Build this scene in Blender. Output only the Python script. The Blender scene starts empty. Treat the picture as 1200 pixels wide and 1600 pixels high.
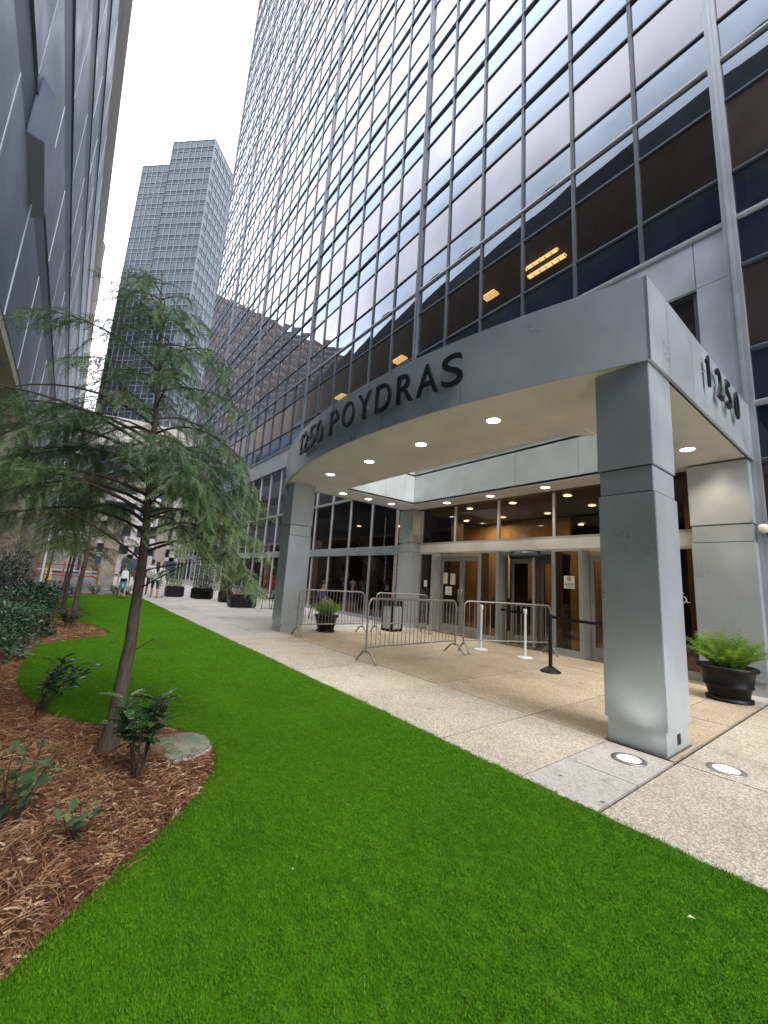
import bpy, bmesh, math, random
import numpy as np
from mathutils import Vector, Matrix, Euler
SC = bpy.context.scene
COL = SC.collection
PI = math.pi
random.seed(7)
RNG = np.random.default_rng(7)

# ------------------------------------------------------------------ camera, sky, sun, exposure
cam_d = bpy.data.cameras.new('camera')
cam = bpy.data.objects.new('camera', cam_d); COL.objects.link(cam)
cr, cu, cf = (Vector(v) for v in ((0.61769452, 0.78398004, 0.0618771), (0.09678021, -0.15386474, 0.98334085), (-0.78044031, 0.60141578, 0.17091516)))
cam.matrix_world = Matrix(((cr.x, cu.x, -cf.x, 0), (cr.y, cu.y, -cf.y, 0), (cr.z, cu.z, -cf.z, 1.38), (0, 0, 0, 1)))
cam_d.sensor_fit = 'VERTICAL'; cam_d.sensor_height = 24; cam_d.sensor_width = 18
cam_d.lens = 24 * 629.65 / 1600
cam_d.clip_start = 0.05; cam_d.clip_end = 3000
SC.camera = cam
SC.render.resolution_x = 768; SC.render.resolution_y = 1024

SUN_EL, SUN_AZ = math.radians(52), math.radians(98)       # azimuth: compass-like, from +Y clockwise
world = bpy.data.worlds.new('World'); SC.world = world
world.use_nodes = True
wn, wl = world.node_tree.nodes, world.node_tree.links
wn.clear()
w_out = wn.new('ShaderNodeOutputWorld'); w_bg = wn.new('ShaderNodeBackground')
w_sky = wn.new('ShaderNodeTexSky'); w_sky.sky_type = 'NISHITA'; w_sky.sun_disc = False
w_sky.sun_elevation = SUN_EL; w_sky.sun_rotation = SUN_AZ
w_tc = wn.new('ShaderNodeTexCoord'); w_no = wn.new('ShaderNodeTexNoise')
w_no.inputs['Scale'].default_value = 2.2; w_no.inputs['Detail'].default_value = 5; w_no.inputs['Roughness'].default_value = 0.55
w_mr = wn.new('ShaderNodeMapRange')
for k, v in (('From Min', 0.34), ('From Max', 0.62), ('To Min', 0.5), ('To Max', 0.97)): w_mr.inputs[k].default_value = v
w_mx = wn.new('ShaderNodeMix'); w_mx.data_type = 'RGBA'
w_mx.inputs[7].default_value = (15.0, 15.4, 16.4, 1)          # thin bright overcast
wl.new(w_tc.outputs['Generated'], w_no.inputs['Vector']); wl.new(w_no.outputs['Fac'], w_mr.inputs['Value'])
wl.new(w_mr.outputs['Result'], w_mx.inputs[0]); wl.new(w_sky.outputs['Color'], w_mx.inputs[6])
wl.new(w_mx.outputs[2], w_bg.inputs['Color']); w_bg.inputs['Strength'].default_value = 0.1
wl.new(w_bg.outputs[0], w_out.inputs['Surface'])

sun_d = bpy.data.lights.new('sun', 'SUN'); sun_d.energy = 1.4; sun_d.angle = math.radians(35); sun_d.color = (1, 0.96, 0.9)
sun = bpy.data.objects.new('sun', sun_d); COL.objects.link(sun)
sd = Vector((math.sin(SUN_AZ) * math.cos(SUN_EL), math.cos(SUN_AZ) * math.cos(SUN_EL), math.sin(SUN_EL)))
sun.rotation_euler = sd.to_track_quat('Z', 'Y').to_euler(); sun.location = (0, 0, 60)

SC.view_settings.view_transform = 'Standard'; SC.view_settings.look = 'None'
SC.view_settings.exposure = 1.5; SC.view_settings.gamma = 1.0
SC.view_settings.use_curve_mapping = False
SC.render.engine = 'CYCLES'
SC.cycles.max_bounces = 10; SC.cycles.transparent_max_bounces = 16; SC.cycles.glossy_bounces = 5

# ------------------------------------------------------------------ materials
def mat(name, col=(0.5, 0.5, 0.5), rough=0.6, metal=0.0, spec=0.5):
    m = bpy.data.materials.new(name); m.use_nodes = True
    b = m.node_tree.nodes['Principled BSDF']
    b.inputs['Base Color'].default_value = (*col, 1); b.inputs['Roughness'].default_value = rough
    b.inputs['Metallic'].default_value = metal; b.inputs['Specular IOR Level'].default_value = spec
    return m
def nd(m, t, **kw):
    n = m.node_tree.nodes.new(t)
    for k, v in kw.items(): setattr(n, k, v)
    return n
def lk(m, a, b): m.node_tree.links.new(a, b)
def bsdf(m): return m.node_tree.nodes['Principled BSDF']
def coords(m, kind='Object', scale=(1, 1, 1)):
    tc = nd(m, 'ShaderNodeTexCoord'); mp = nd(m, 'ShaderNodeMapping'); mp.inputs['Scale'].default_value = scale
    if kind == 'World':
        g = nd(m, 'ShaderNodeNewGeometry'); lk(m, g.outputs['Position'], mp.inputs['Vector'])
    else: lk(m, tc.outputs[kind], mp.inputs['Vector'])
    return mp.outputs['Vector']
def noise(m, vec, scale, detail=4, rough=0.6):
    n = nd(m, 'ShaderNodeTexNoise'); n.inputs['Scale'].default_value = scale; n.inputs['Detail'].default_value = detail
    n.inputs['Roughness'].default_value = rough; lk(m, vec, n.inputs['Vector']); return n.outputs['Fac']
def ramp(m, fac, stops):
    r = nd(m, 'ShaderNodeValToRGB'); e = r.color_ramp.elements
    while len(e) < len(stops): e.new(0.5)
    for el, (p, c) in zip(e, stops): el.position = p; el.color = (*c, 1)
    lk(m, fac, r.inputs['Fac']); return r.outputs['Color']
def mixc(m, fac, a, b, mode='MIX'):
    x = nd(m, 'ShaderNodeMix', data_type='RGBA', blend_type=mode)
    for s, v in ((0, fac), (6, a), (7, b)):
        if hasattr(v, 'links'): lk(m, v, x.inputs[s])
        else: x.inputs[s].default_value = v if s == 0 else (*v, 1)
    return x.outputs[2]
def mrange(m, v, a, b, c, d):
    r = nd(m, 'ShaderNodeMapRange'); lk(m, v, r.inputs['Value'])
    for k, q in zip(('From Min', 'From Max', 'To Min', 'To Max'), (a, b, c, d)): r.inputs[k].default_value = q
    return r.outputs['Result']
def bump(m, h, strength=0.3, dist=0.01):
    b = nd(m, 'ShaderNodeBump'); b.inputs['Strength'].default_value = strength; b.inputs['Distance'].default_value = dist
    lk(m, h, b.inputs['Height']); lk(m, b.outputs['Normal'], bsdf(m).inputs['Normal'])

def metal_clad(name, col, rough=0.42, metal=0.35):
    m = mat(name, col, rough, metal)
    v = coords(m, 'World'); f = noise(m, v, 1.3, 5); f2 = noise(m, coords(m, 'World', (9, 9, 0.6)), 3.0, 4)
    c = mixc(m, 0.07, ramp(m, f, [(0.3, tuple(x * 0.86 for x in col)), (0.7, tuple(min(1, x * 1.1) for x in col))]),
             ramp(m, f2, [(0.35, tuple(x * 0.78 for x in col)), (0.6, col)]))
    lk(m, c, bsdf(m).inputs['Base Color'])
    lk(m, mrange(m, f, 0.3, 0.7, rough - 0.07, rough + 0.1), bsdf(m).inputs['Roughness'])
    oi = nd(m, 'ShaderNodeObjectInfo')
    hs = nd(m, 'ShaderNodeHueSaturation'); lk(m, c, hs.inputs['Color']); lk(m, mrange(m, oi.outputs['Random'], 0, 1, 0.94, 1.05), hs.inputs['Value'])
    lk(m, hs.outputs['Color'], bsdf(m).inputs['Base Color'])
    return m
M = {}
M['clad'] = metal_clad('grey_metal_cladding', (0.48, 0.525, 0.565), 0.32, 0.42)
M['soffit'] = metal_clad('soffit_paint', (0.64, 0.63, 0.60), 0.5, 0.1)
M['inner'] = metal_clad('pale_skylit_panel', (0.76, 0.79, 0.81), 0.4, 0.05)  # whitish panels, made paler still for the daylight falling through the skylight
M['podium'] = metal_clad('podium_metal', (0.47, 0.50, 0.55), 0.45, 0.3)
M['joint'] = mat('dark_joint', (0.03, 0.03, 0.033), 0.8)
M['mullion'] = metal_clad('mullion_metal', (0.05, 0.06, 0.078), 0.45, 0.2)
M['mullion_light'] = metal_clad('aluminium', (0.11, 0.122, 0.145), 0.45, 0.2)
M['pilaster'] = metal_clad('pilaster_metal', (0.38, 0.40, 0.44), 0.4, 0.35)
M['alu_window'] = metal_clad('window_aluminium', (0.5, 0.5, 0.5), 0.4, 0.4)
M['frame'] = metal_clad('door_frame_metal', (0.40, 0.42, 0.42), 0.4, 0.4)
M['dark'] = mat('dark_interior', (0.02, 0.019, 0.018), 0.7)
M['black'] = mat('black_plastic', (0.007, 0.007, 0.008), 0.42, 0, 0.25)
M['white'] = mat('white_paint', (0.75, 0.75, 0.73), 0.45)
M['black_letter'] = mat('black_letter_metal', (0.012, 0.014, 0.017), 0.4, 0.2)
M['galv'] = metal_clad('galvanised_steel', (0.33, 0.31, 0.29), 0.42, 0.65)
M['steel'] = metal_clad('brushed_steel', (0.6, 0.6, 0.6), 0.3, 0.9)

def glass_opaque(name, base, tint, f0, power=3.0, streak=0.0):
    m = bpy.data.materials.new(name); m.use_nodes = True; n = m.node_tree.nodes; n.clear()
    out = n.new('ShaderNodeOutputMaterial'); df = n.new('ShaderNodeBsdfDiffuse'); gl = n.new('ShaderNodeBsdfGlossy')
    gl.inputs['Roughness'].default_value = 0.015; gl.inputs['Color'].default_value = (*tint, 1)
    oi = n.new('ShaderNodeObjectInfo')
    v = coords(m, 'World', (1, 1, 1)); f = noise(m, v, 0.5, 3)
    c = ramp(m, f, [(0.3, tuple(x * 0.7 for x in base)), (0.7, tuple(x * 1.5 for x in base))])
    hs = n.new('ShaderNodeHueSaturation'); lk(m, c, hs.inputs['Color']); lk(m, mrange(m, oi.outputs['Random'], 0, 1, 0.6, 1.9), hs.inputs['Value']); lk(m, hs.outputs['Color'], df.inputs['Color'])
    mx = n.new('ShaderNodeMixShader'); lw = n.new('ShaderNodeLayerWeight'); lw.inputs['Blend'].default_value = 0.5
    pw = n.new('ShaderNodeMath'); pw.operation = 'POWER'; pw.inputs[1].default_value = power; lk(m, lw.outputs['Facing'], pw.inputs[0])
    lk(m, mrange(m, pw.outputs[0], 0, 1, f0, 0.97), mx.inputs['Fac'])
    lk(m, df.outputs[0], mx.inputs[1]); lk(m, gl.outputs[0], mx.inputs[2]); lk(m, mx.outputs[0], out.inputs['Surface'])
    b = n.new('ShaderNodeBump'); b.inputs['Strength'].default_value = 0.12; b.inputs['Distance'].default_value = 0.035
    lk(m, noise(m, v, 0.55, 1), b.inputs['Height']); lk(m, b.outputs['Normal'], gl.inputs['Normal'])
    return m
def glass_clear(name, tcol, tint, f0, power=4.0):
    m = bpy.data.materials.new(name); m.use_nodes = True; n = m.node_tree.nodes; n.clear()
    out = n.new('ShaderNodeOutputMaterial'); tr = n.new('ShaderNodeBsdfTransparent'); gl = n.new('ShaderNodeBsdfGlossy')
    gl.inputs['Roughness'].default_value = 0.012; gl.inputs['Color'].default_value = (*tint, 1); tr.inputs['Color'].default_value = (*tcol, 1)
    mx = n.new('ShaderNodeMixShader'); lw = n.new('ShaderNodeLayerWeight'); lw.inputs['Blend'].default_value = 0.5
    pw = n.new('ShaderNodeMath'); pw.operation = 'POWER'; pw.inputs[1].default_value = power; lk(m, lw.outputs['Facing'], pw.inputs[0])
    lk(m, mrange(m, pw.outputs[0], 0, 1, f0, 0.97), mx.inputs['Fac'])
    lk(m, tr.outputs[0], mx.inputs[1]); lk(m, gl.outputs[0], mx.inputs[2]); lk(m, mx.outputs[0], out.inputs['Surface'])
    return m
M['vision'] = glass_opaque('bronze_mirror_glass', (0.024, 0.019, 0.017), (0.78, 0.78, 0.86), 0.06, 2.4)
M['spandrel'] = glass_opaque('blue_spandrel_glass', (0.010, 0.014, 0.020), (0.66, 0.76, 0.89), 0.06, 2.4)
M['vision_clear'] = glass_clear('bronze_window_glass', (0.55, 0.46, 0.40), (0.9, 0.9, 0.95), 0.07, 2.3)
M['lobby_glass'] = glass_clear('lobby_glass', (0.62, 0.56, 0.48), (0.85, 0.85, 0.85), 0.05)
M['shop_glass'] = glass_opaque('shopfront_glass', (0.02, 0.017, 0.015), (0.9, 0.88, 0.86), 0.16)
M['far_glass'] = glass_opaque('far_tower_glass', (0.022, 0.030, 0.036), (0.76, 0.84, 0.93), 0.05, 5.0)
M['far_mullion'] = mat('far_mullion', (.10, .115, .13), .5)
M['far_spandrel'] = glass_opaque('far_tower_spandrel', (0.014, 0.019, 0.025), (0.7, 0.80, 0.92), 0.032, 5.0)

def emis(name, col, strength):
    m = bpy.data.materials.new(name); m.use_nodes = True; n = m.node_tree.nodes; n.clear()
    o = n.new('ShaderNodeOutputMaterial'); e = n.new('ShaderNodeEmission'); e.inputs['Color'].default_value = (*col, 1); e.inputs['Strength'].default_value = strength
    m.node_tree.links.new(e.outputs[0], o.inputs['Surface']); return m
M['lamp'] = emis('downlight_lens', (1.0, 0.90, 0.74), 5)
M['lamp_in'] = emis('lobby_light_lens', (1.0, 0.84, 0.6), 2.2)
M['fluor'] = emis('fluorescent_tube', (1.0, 0.72, 0.30), 0.9)
M['uplight'] = emis('ground_light_lens', (1.0, 0.97, 0.88), 1.6)

def aggregate(name, a, b, c, peb=170):
    m = mat(name, b, 0.8)
    v = coords(m, 'World'); vo = nd(m, 'ShaderNodeTexVoronoi'); vo.inputs['Scale'].default_value = peb; lk(m, v, vo.inputs['Vector'])
    sp = nd(m, 'ShaderNodeSeparateColor'); lk(m, vo.outputs['Color'], sp.inputs[0])
    cr_ = ramp(m, sp.outputs[0], [(0.0, tuple(q * .9 for q in a)), (0.25, a), (0.6, b), (1.0, c)])
    vg = nd(m, 'ShaderNodeTexVoronoi'); vg.inputs['Scale'].default_value = 2.4; lk(m, v, vg.inputs['Vector'])
    gum = mrange(m, vg.outputs['Distance'], 0.035, 0.055, 0.35, 1.0)
    big = ramp(m, noise(m, v, 0.9, 6, 0.7), [(0.28, (0.60, 0.58, 0.55)), (0.45, (0.86, 0.85, 0.83)), (0.66, (1, 1, 1))])
    st = ramp(m, noise(m, v, 5.0, 4, 0.6), [(0.27, (0.72, 0.7, 0.66)), (0.4, (1, 1, 1))])
    oi = nd(m, 'ShaderNodeObjectInfo')
    hs = nd(m, 'ShaderNodeHueSaturation'); lk(m, mixc(m, 1, mixc(m, 1, mixc(m, 1, cr_, big, 'MULTIPLY'), st, 'MULTIPLY'), gum, 'MULTIPLY'), hs.inputs['Color'])
    lk(m, mrange(m, oi.outputs['Random'], 0, 1, 0.9, 1.08), hs.inputs['Value']); lk(m, hs.outputs['Color'], bsdf(m).inputs['Base Color'])
    bump(m, vo.outputs['Distance'], 0.5, 0.006); return m
M['agg_tan'] = aggregate('tan_aggregate', (0.33, 0.262, 0.185), (0.475, 0.39, 0.29), (0.61, 0.52, 0.40), 105)
M['agg_grey'] = aggregate('buff_aggregate', (0.35, 0.31, 0.25), (0.48, 0.43, 0.355), (0.64, 0.59, 0.505), 95)
M['concrete'] = aggregate('pale_concrete', (0.40, 0.375, 0.34), (0.46, 0.435, 0.395), (0.5, 0.475, 0.435), 60)
M['concrete_far'] = aggregate('walk_concrete', (0.42, 0.40, 0.37), (0.48, 0.455, 0.425), (0.54, 0.52, 0.48), 90)
M['ground'] = aggregate('city_ground', (0.12, 0.12, 0.12), (0.17, 0.17, 0.165), (0.2, 0.2, 0.2), 20)
M['beige'] = aggregate('tan_stucco', (0.34, 0.30, 0.25), (0.38, 0.335, 0.285), (0.42, 0.375, 0.32), 12)
M['pale_wall'] = aggregate('pale_stucco', (0.55, 0.52, 0.49), (0.6, 0.57, 0.54), (0.66, 0.63, 0.60), 6)
M['brown'] = aggregate('brown_stone', (0.09, 0.075, 0.068), (0.115, 0.097, 0.088), (0.14, 0.12, 0.108), 3)

m = M['mulch_base'] = mat('mulch_soil', (0.06, 0.03, 0.018), 0.95)
v = coords(m, 'World'); f = noise(m, v, 26, 8, 0.75)
lk(m, ramp(m, f, [(0.3, (0.025, 0.010, 0.005)), (0.52, (0.11, 0.045, 0.02)), (0.75, (0.28, 0.15, 0.08))]), bsdf(m).inputs['Base Color']); bump(m, f, 0.9, 0.03)
def rand_mat(name, stops, rough=0.8, transl=0.0, spec=0.3):
    m = mat(name, stops[0][1], rough, 0, spec); oi = nd(m, 'ShaderNodeObjectInfo')
    c = ramp(m, oi.outputs['Random'], stops); lk(m, c, bsdf(m).inputs['Base Color'])
    return m
M['chip'] = rand_mat('mulch_chip', [(0.0, (0.045, 0.015, 0.007)), (0.4, (0.14, 0.05, 0.022)), (0.66, (0.26, 0.125, 0.06)), (0.82, (0.50, 0.33, 0.18)), (1.0, (0.66, 0.50, 0.33))], 0.85)
M['straw'] = rand_mat('pine_straw', [(0.0, (0.07, 0.025, 0.012)), (0.6, (0.20, 0.085, 0.04)), (1.0, (0.46, 0.28, 0.15))], 0.8)
m = M['turf'] = mat('turf_blade', (0.05, 0.19, 0.01), 0.6, 0, 0.12)
oi = nd(m, 'ShaderNodeObjectInfo'); v = coords(m, 'World')
c1 = ramp(m, oi.outputs['Random'], [(0, (0.060, 0.170, 0.006)), (0.5, (0.092, 0.238, 0.008)), (1, (0.132, 0.305, 0.018))])
c2 = ramp(m, noise(m, v, 1.1, 5, 0.65), [(0.3, (0.74, 0.76, 0.72)), (0.5, (0.93, 0.93, 0.9)), (0.68, (1.0, 1.0, 1.0))])
lk(m, mixc(m, 1, c1, c2, 'MULTIPLY'), bsdf(m).inputs['Base Color'])
m = M['turf_base'] = mat('turf_base', (0.065, 0.185, 0.006), 0.95, 0, 0.1)

def leafmat(name, stops, rough=0.4, transl=0.25, spots=None):
    m = mat(name, stops[0][1], rough, 0, 0.45)
    at = nd(m, 'ShaderNodeAttribute', attribute_name='tint')
    c = ramp(m, at.outputs['Fac'], stops)
    if spots:
        f = noise(m, coords(m, 'World'), 70, 2); c = mixc(m, mrange(m, f, 0.58, 0.62, 0, 0.85), c, spots)
    lk(m, c, bsdf(m).inputs['Base Color'])
    n = m.node_tree.nodes; out = n['Material Output']; tl = n.new('ShaderNodeBsdfTranslucent'); lk(m, c, tl.inputs['Color'])
    mx = n.new('ShaderNodeMixShader'); mx.inputs['Fac'].default_value = transl
    lk(m, bsdf(m).outputs[0], mx.inputs[1]); lk(m, tl.outputs[0], mx.inputs[2]); lk(m, mx.outputs[0], out.inputs['Surface'])
    return m
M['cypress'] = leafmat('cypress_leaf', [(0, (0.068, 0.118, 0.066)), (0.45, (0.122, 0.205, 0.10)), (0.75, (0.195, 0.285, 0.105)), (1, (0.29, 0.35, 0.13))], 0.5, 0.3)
M['cypress_yellow'] = leafmat('cypress_leaf_yellow', [(0, (0.05, 0.085, 0.03)), (0.6, (0.11, 0.16, 0.05)), (1, (0.2, 0.24, 0.09))], 0.5, 0.3)  # yellowish foliage of the smaller trees, their own leaf colour
M['laurel'] = leafmat('glossy_leaf', [(0, (0.010, 0.030, 0.012)), (0.6, (0.025, 0.07, 0.025)), (0.9, (0.06, 0.14, 0.04)), (1, (0.2, 0.3, 0.06))], 0.22, 0.15)
M['aucuba'] = leafmat('speckled_leaf', [(0, (0.015, 0.05, 0.015)), (0.6, (0.035, 0.095, 0.03)), (1, (0.12, 0.22, 0.06))], 0.25, 0.2, (0.32, 0.36, 0.12))
M['pale_leaf'] = leafmat('pale_leaf', [(0, (0.04, 0.09, 0.04)), (0.6, (0.09, 0.16, 0.07)), (1, (0.2, 0.32, 0.08))], 0.35, 0.25)
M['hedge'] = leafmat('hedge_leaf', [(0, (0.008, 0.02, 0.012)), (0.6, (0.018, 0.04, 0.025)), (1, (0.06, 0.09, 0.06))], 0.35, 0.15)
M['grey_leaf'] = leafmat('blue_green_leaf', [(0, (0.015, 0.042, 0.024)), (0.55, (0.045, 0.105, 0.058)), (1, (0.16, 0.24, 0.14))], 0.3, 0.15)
M['fern'] = leafmat('fern_leaf', [(0, (0.08, 0.18, 0.02)), (0.6, (0.17, 0.31, 0.035)), (1, (0.30, 0.44, 0.07))], 0.5, 0.35)
m = M['bark'] = mat('bark', (0.09, 0.065, 0.05), 0.9)
v = coords(m, 'World', (1, 1, 0.18)); f = noise(m, v, 55, 6, 0.7); f2 = noise(m, coords(m, 'World'), 4, 3)
lk(m, mixc(m, 1, ramp(m, f, [(0.3, (0.05, 0.035, 0.028)), (0.7, (0.17, 0.125, 0.1))]), ramp(m, f2, [(0.3, (0.7, 0.7, 0.7)), (0.7, (1, 1, 1))]), 'MULTIPLY'), bsdf(m).inputs['Base Color']); bump(m, f, 0.8, 0.008)
M['twig'] = mat('twig', (0.05, 0.035, 0.028), 0.85)
m = M['garage_panel'] = metal_clad('blue_grey_panel', (0.165, 0.20, 0.255), 0.4, 0.3)
M['garage_band'] = mat('dark_band', (0.045, 0.06, 0.095), 0.5)
M['seam'] = metal_clad('seam_strip', (0.36, 0.40, 0.45), 0.4, 0.4)
M['lobby_wall'] = mat('lobby_wood_wall', (0.34, 0.19, 0.08), 0.5)
m = M['lobby_wall']; f = noise(m, coords(m, 'World', (1, 1, 0.1)), 9, 4); lk(m, ramp(m, f, [(0.3, (0.27, 0.18, 0.09)), (0.7, (0.42, 0.30, 0.16))]), bsdf(m).inputs['Base Color'])
M['lobby_dark'] = mat('lobby_dark_wall', (0.045, 0.034, 0.026), 0.6)
M['lobby_floor'] = mat('lobby_floor', (0.30, 0.24, 0.17), 0.25)
M['office_wall'] = mat('office_wall', (0.12, 0.10, 0.09), 0.8)

# ------------------------------------------------------------------ mesh helpers
class MB:
    def __init__(s): s.v = []; s.f = []; s.mi = []; s.sm = []
    def add(s, vs, fs, mi=0, smooth=False):
        o = len(s.v); s.v += [tuple(x) for x in vs]
        for f in fs: s.f.append(tuple(o + i for i in f)); s.mi.append(mi); s.sm.append(smooth)
        return s
    def box(s, x0, x1, y0, y1, z0, z1, mi=0):
        v = [(x, y, z) for x in (x0, x1) for y in (y0, y1) for z in (z0, z1)]
        return s.add(v, [(0, 1, 3, 2), (4, 6, 7, 5), (0, 4, 5, 1), (2, 3, 7, 6), (0, 2, 6, 4), (1, 5, 7, 3)], mi)
    def obox(s, c, ax, ay, az, mi=0):
        c, ax, ay, az = map(Vector, (c, ax, ay, az))
        v = [c + ax * i + ay * j + az * k for i in (-1, 1) for j in (-1, 1) for k in (-1, 1)]
        return s.add(v, [(0, 1, 3, 2), (4, 6, 7, 5), (0, 4, 5, 1), (2, 3, 7, 6), (0, 2, 6, 4), (1, 5, 7, 3)], mi)
    def tube(s, pts, r, n=8, mi=0, cap=True, smooth=True):
        pts = [Vector(p) for p in pts]; rs = r if isinstance(r, (list, tuple)) else [r] * len(pts)
        up = Vector((0, 0, 1)); vs = []; fs = []; a = None
        for i, p in enumerate(pts):
            d = (pts[min(i + 1, len(pts) - 1)] - pts[max(i - 1, 0)]).normalized()
            if a is None:
                a = d.cross(up)
                if a.length < 1e-3: a = d.cross(Vector((0, 1, 0)))
            else: a = a - d * a.dot(d)
            a.normalize(); b = d.cross(a)
            for k in range(n):
                t = 2 * PI * k / n; vs.append(p + (a * math.cos(t) + b * math.sin(t)) * rs[i])
        for i in range(len(pts) - 1):
            for k in range(n):
                k2 = (k + 1) % n; fs.append((i * n + k, i * n + k2, (i + 1) * n + k2, (i + 1) * n + k))
        s.add(vs, fs, mi, smooth)
        if cap:
            s.add(vs[:n], [tuple(range(n))[::-1]], mi); s.add(vs[-n:], [tuple(range(n))], mi)
        return s
    def lathe(s, prof, c=(0, 0, 0), n=32, mi=0, smooth=True):
        vs = []; fs = []
        for r, z in prof:
            for k in range(n):
                t = 2 * PI * k / n; vs.append((c[0] + r * math.cos(t), c[1] + r * math.sin(t), c[2] + z))
        for i in range(len(prof) - 1):
            for k in range(n):
                k2 = (k + 1) % n; fs.append((i * n + k, i * n + k2, (i + 1) * n + k2, (i + 1) * n + k))
        s.add(vs, fs, mi, smooth)
        if prof[0][0] > 1e-4: s.add(vs[:n], [tuple(range(n))[::-1]], mi)
        if prof[-1][0] > 1e-4: s.add(vs[-n:], [tuple(range(n))], mi)
        return s
    def prism(s, poly, z0, z1, mi=0):
        n = len(poly); v = [(x, y, z0) for x, y in poly] + [(x, y, z1) for x, y in poly]
        f = [tuple(range(n))[::-1], tuple(range(n, 2 * n))] + [(i, (i + 1) % n, n + (i + 1) % n, n + i) for i in range(n)]
        return s.add(v, f, mi)
    def mesh(s, name, mats):
        me = bpy.data.meshes.new(name); me.from_pydata(s.v, [], s.f)
        for m_ in (mats if isinstance(mats, (list, tuple)) else [mats]): me.materials.append(m_)
        me.polygons.foreach_set('material_index', s.mi); me.polygons.foreach_set('use_smooth', s.sm)
        me.update(); return me
    def build(s, name, mats, parent=None, origin=None, bevel=0, recalc=False):
        o = Vector(origin) if origin is not None else None
        if o is not None: s.v = [tuple(Vector(p) - o) for p in s.v]
        me = s.mesh(name, mats)
        if bevel or recalc:
            bm = bmesh.new(); bm.from_mesh(me)
            if recalc: bmesh.ops.recalc_face_normals(bm, faces=bm.faces)
            if bevel: bmesh.ops.bevel(bm, geom=[e for e in bm.edges if len(e.link_faces) == 2 and e.calc_face_angle(0) > 0.5], offset=bevel, segments=2, affect='EDGES')
            bm.to_mesh(me); bm.free()
        ob = link(name, me, parent)
        if o is not None: place(ob, o, parent)
        return ob
def link(name, data, parent=None):
    ob = bpy.data.objects.new(name, data); COL.objects.link(ob)
    if parent is not None: ob.parent = parent
    return ob
def wpos(o):
    p = Vector((0, 0, 0)); 
    while o is not None: p = p + o.location; o = o.parent
    return p
def place(ob, o, parent):
    ob.location = Vector(o) - (wpos(parent) if parent is not None else Vector((0, 0, 0)))
def wbuild(mb, name, mats, parent, **kw):          # vertices in world coordinates, child of an un-rotated parent
    p = wpos(parent); mb.v = [(x - p.x, y - p.y, z - p.z) for x, y, z in mb.v]
    return mb.build(name, mats, parent, **kw)
def tag(o, label=None, cat=None, group=None, kind=None):
    for k, v in (('label', label), ('category', cat), ('group', group), ('kind', kind)):
        if v: o[k] = v
    return o
def thing(name, label, cat, loc=(0, 0, 0), rz=0, group=None):
    o = link(name, None); o.location = loc; o.rotation_euler = (0, 0, rz); return tag(o, label, cat, group)
def copy_tree(o, parent=None):
    c = o.copy(); COL.objects.link(c)
    if parent is not None: c.parent = parent
    for ch in [x for x in bpy.data.objects if x.parent == o]: copy_tree(ch, c)
    return c
def npmesh(name, V, F, mat_, tint=None, smooth=False):
    V = np.asarray(V, dtype=np.float32); F = np.asarray(F, dtype=np.int32); k = F.shape[1]
    me = bpy.data.meshes.new(name); me.vertices.add(len(V)); me.vertices.foreach_set('co', V.ravel())
    me.loops.add(F.size); me.loops.foreach_set('vertex_index', F.ravel())
    me.polygons.add(len(F)); me.polygons.foreach_set('loop_start', np.arange(0, F.size, k, dtype=np.int32))
    me.update(calc_edges=True)
    if smooth: me.polygons.foreach_set('use_smooth', np.ones(len(F), dtype=bool))
    me.materials.append(mat_)
    if tint is not None:
        a = me.attributes.new('tint', 'FLOAT', 'POINT'); a.data.foreach_set('value', np.asarray(tint, dtype=np.float32))
    me.validate(); return me
def norm(a): return a / np.maximum(np.linalg.norm(a, axis=-1, keepdims=True), 1e-9)
def instance_template(TV, TF, pos, xd, zd, scale, tint):
    """copies template (x along the leaf, z its normal) at every pos"""
    xd = norm(xd); zd = norm(zd - xd * np.sum(zd * xd, -1, keepdims=True)); yd = np.cross(zd, xd)
    B = np.stack([xd, yd, zd], axis=1)                             # n,3(axis),3
    V = np.einsum('tk,nkc->ntc', TV, B) * scale[:, None, None] + pos[:, None, :]
    n, t = len(pos), len(TV)
    F = (TF[None] + (np.arange(n) * t)[:, None, None]).reshape(-1, TF.shape[1])
    return V.reshape(-1, 3), F, np.repeat(tint, t)

def lamp(name, kind, loc, energy, col, parent=None, **kw):
    d = bpy.data.lights.new(name, kind); d.energy = energy; d.color = col
    for k, v_ in kw.items(): setattr(d, k, v_)
    o = link(name, d, parent); place(o, Vector(loc), parent); return o

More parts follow.
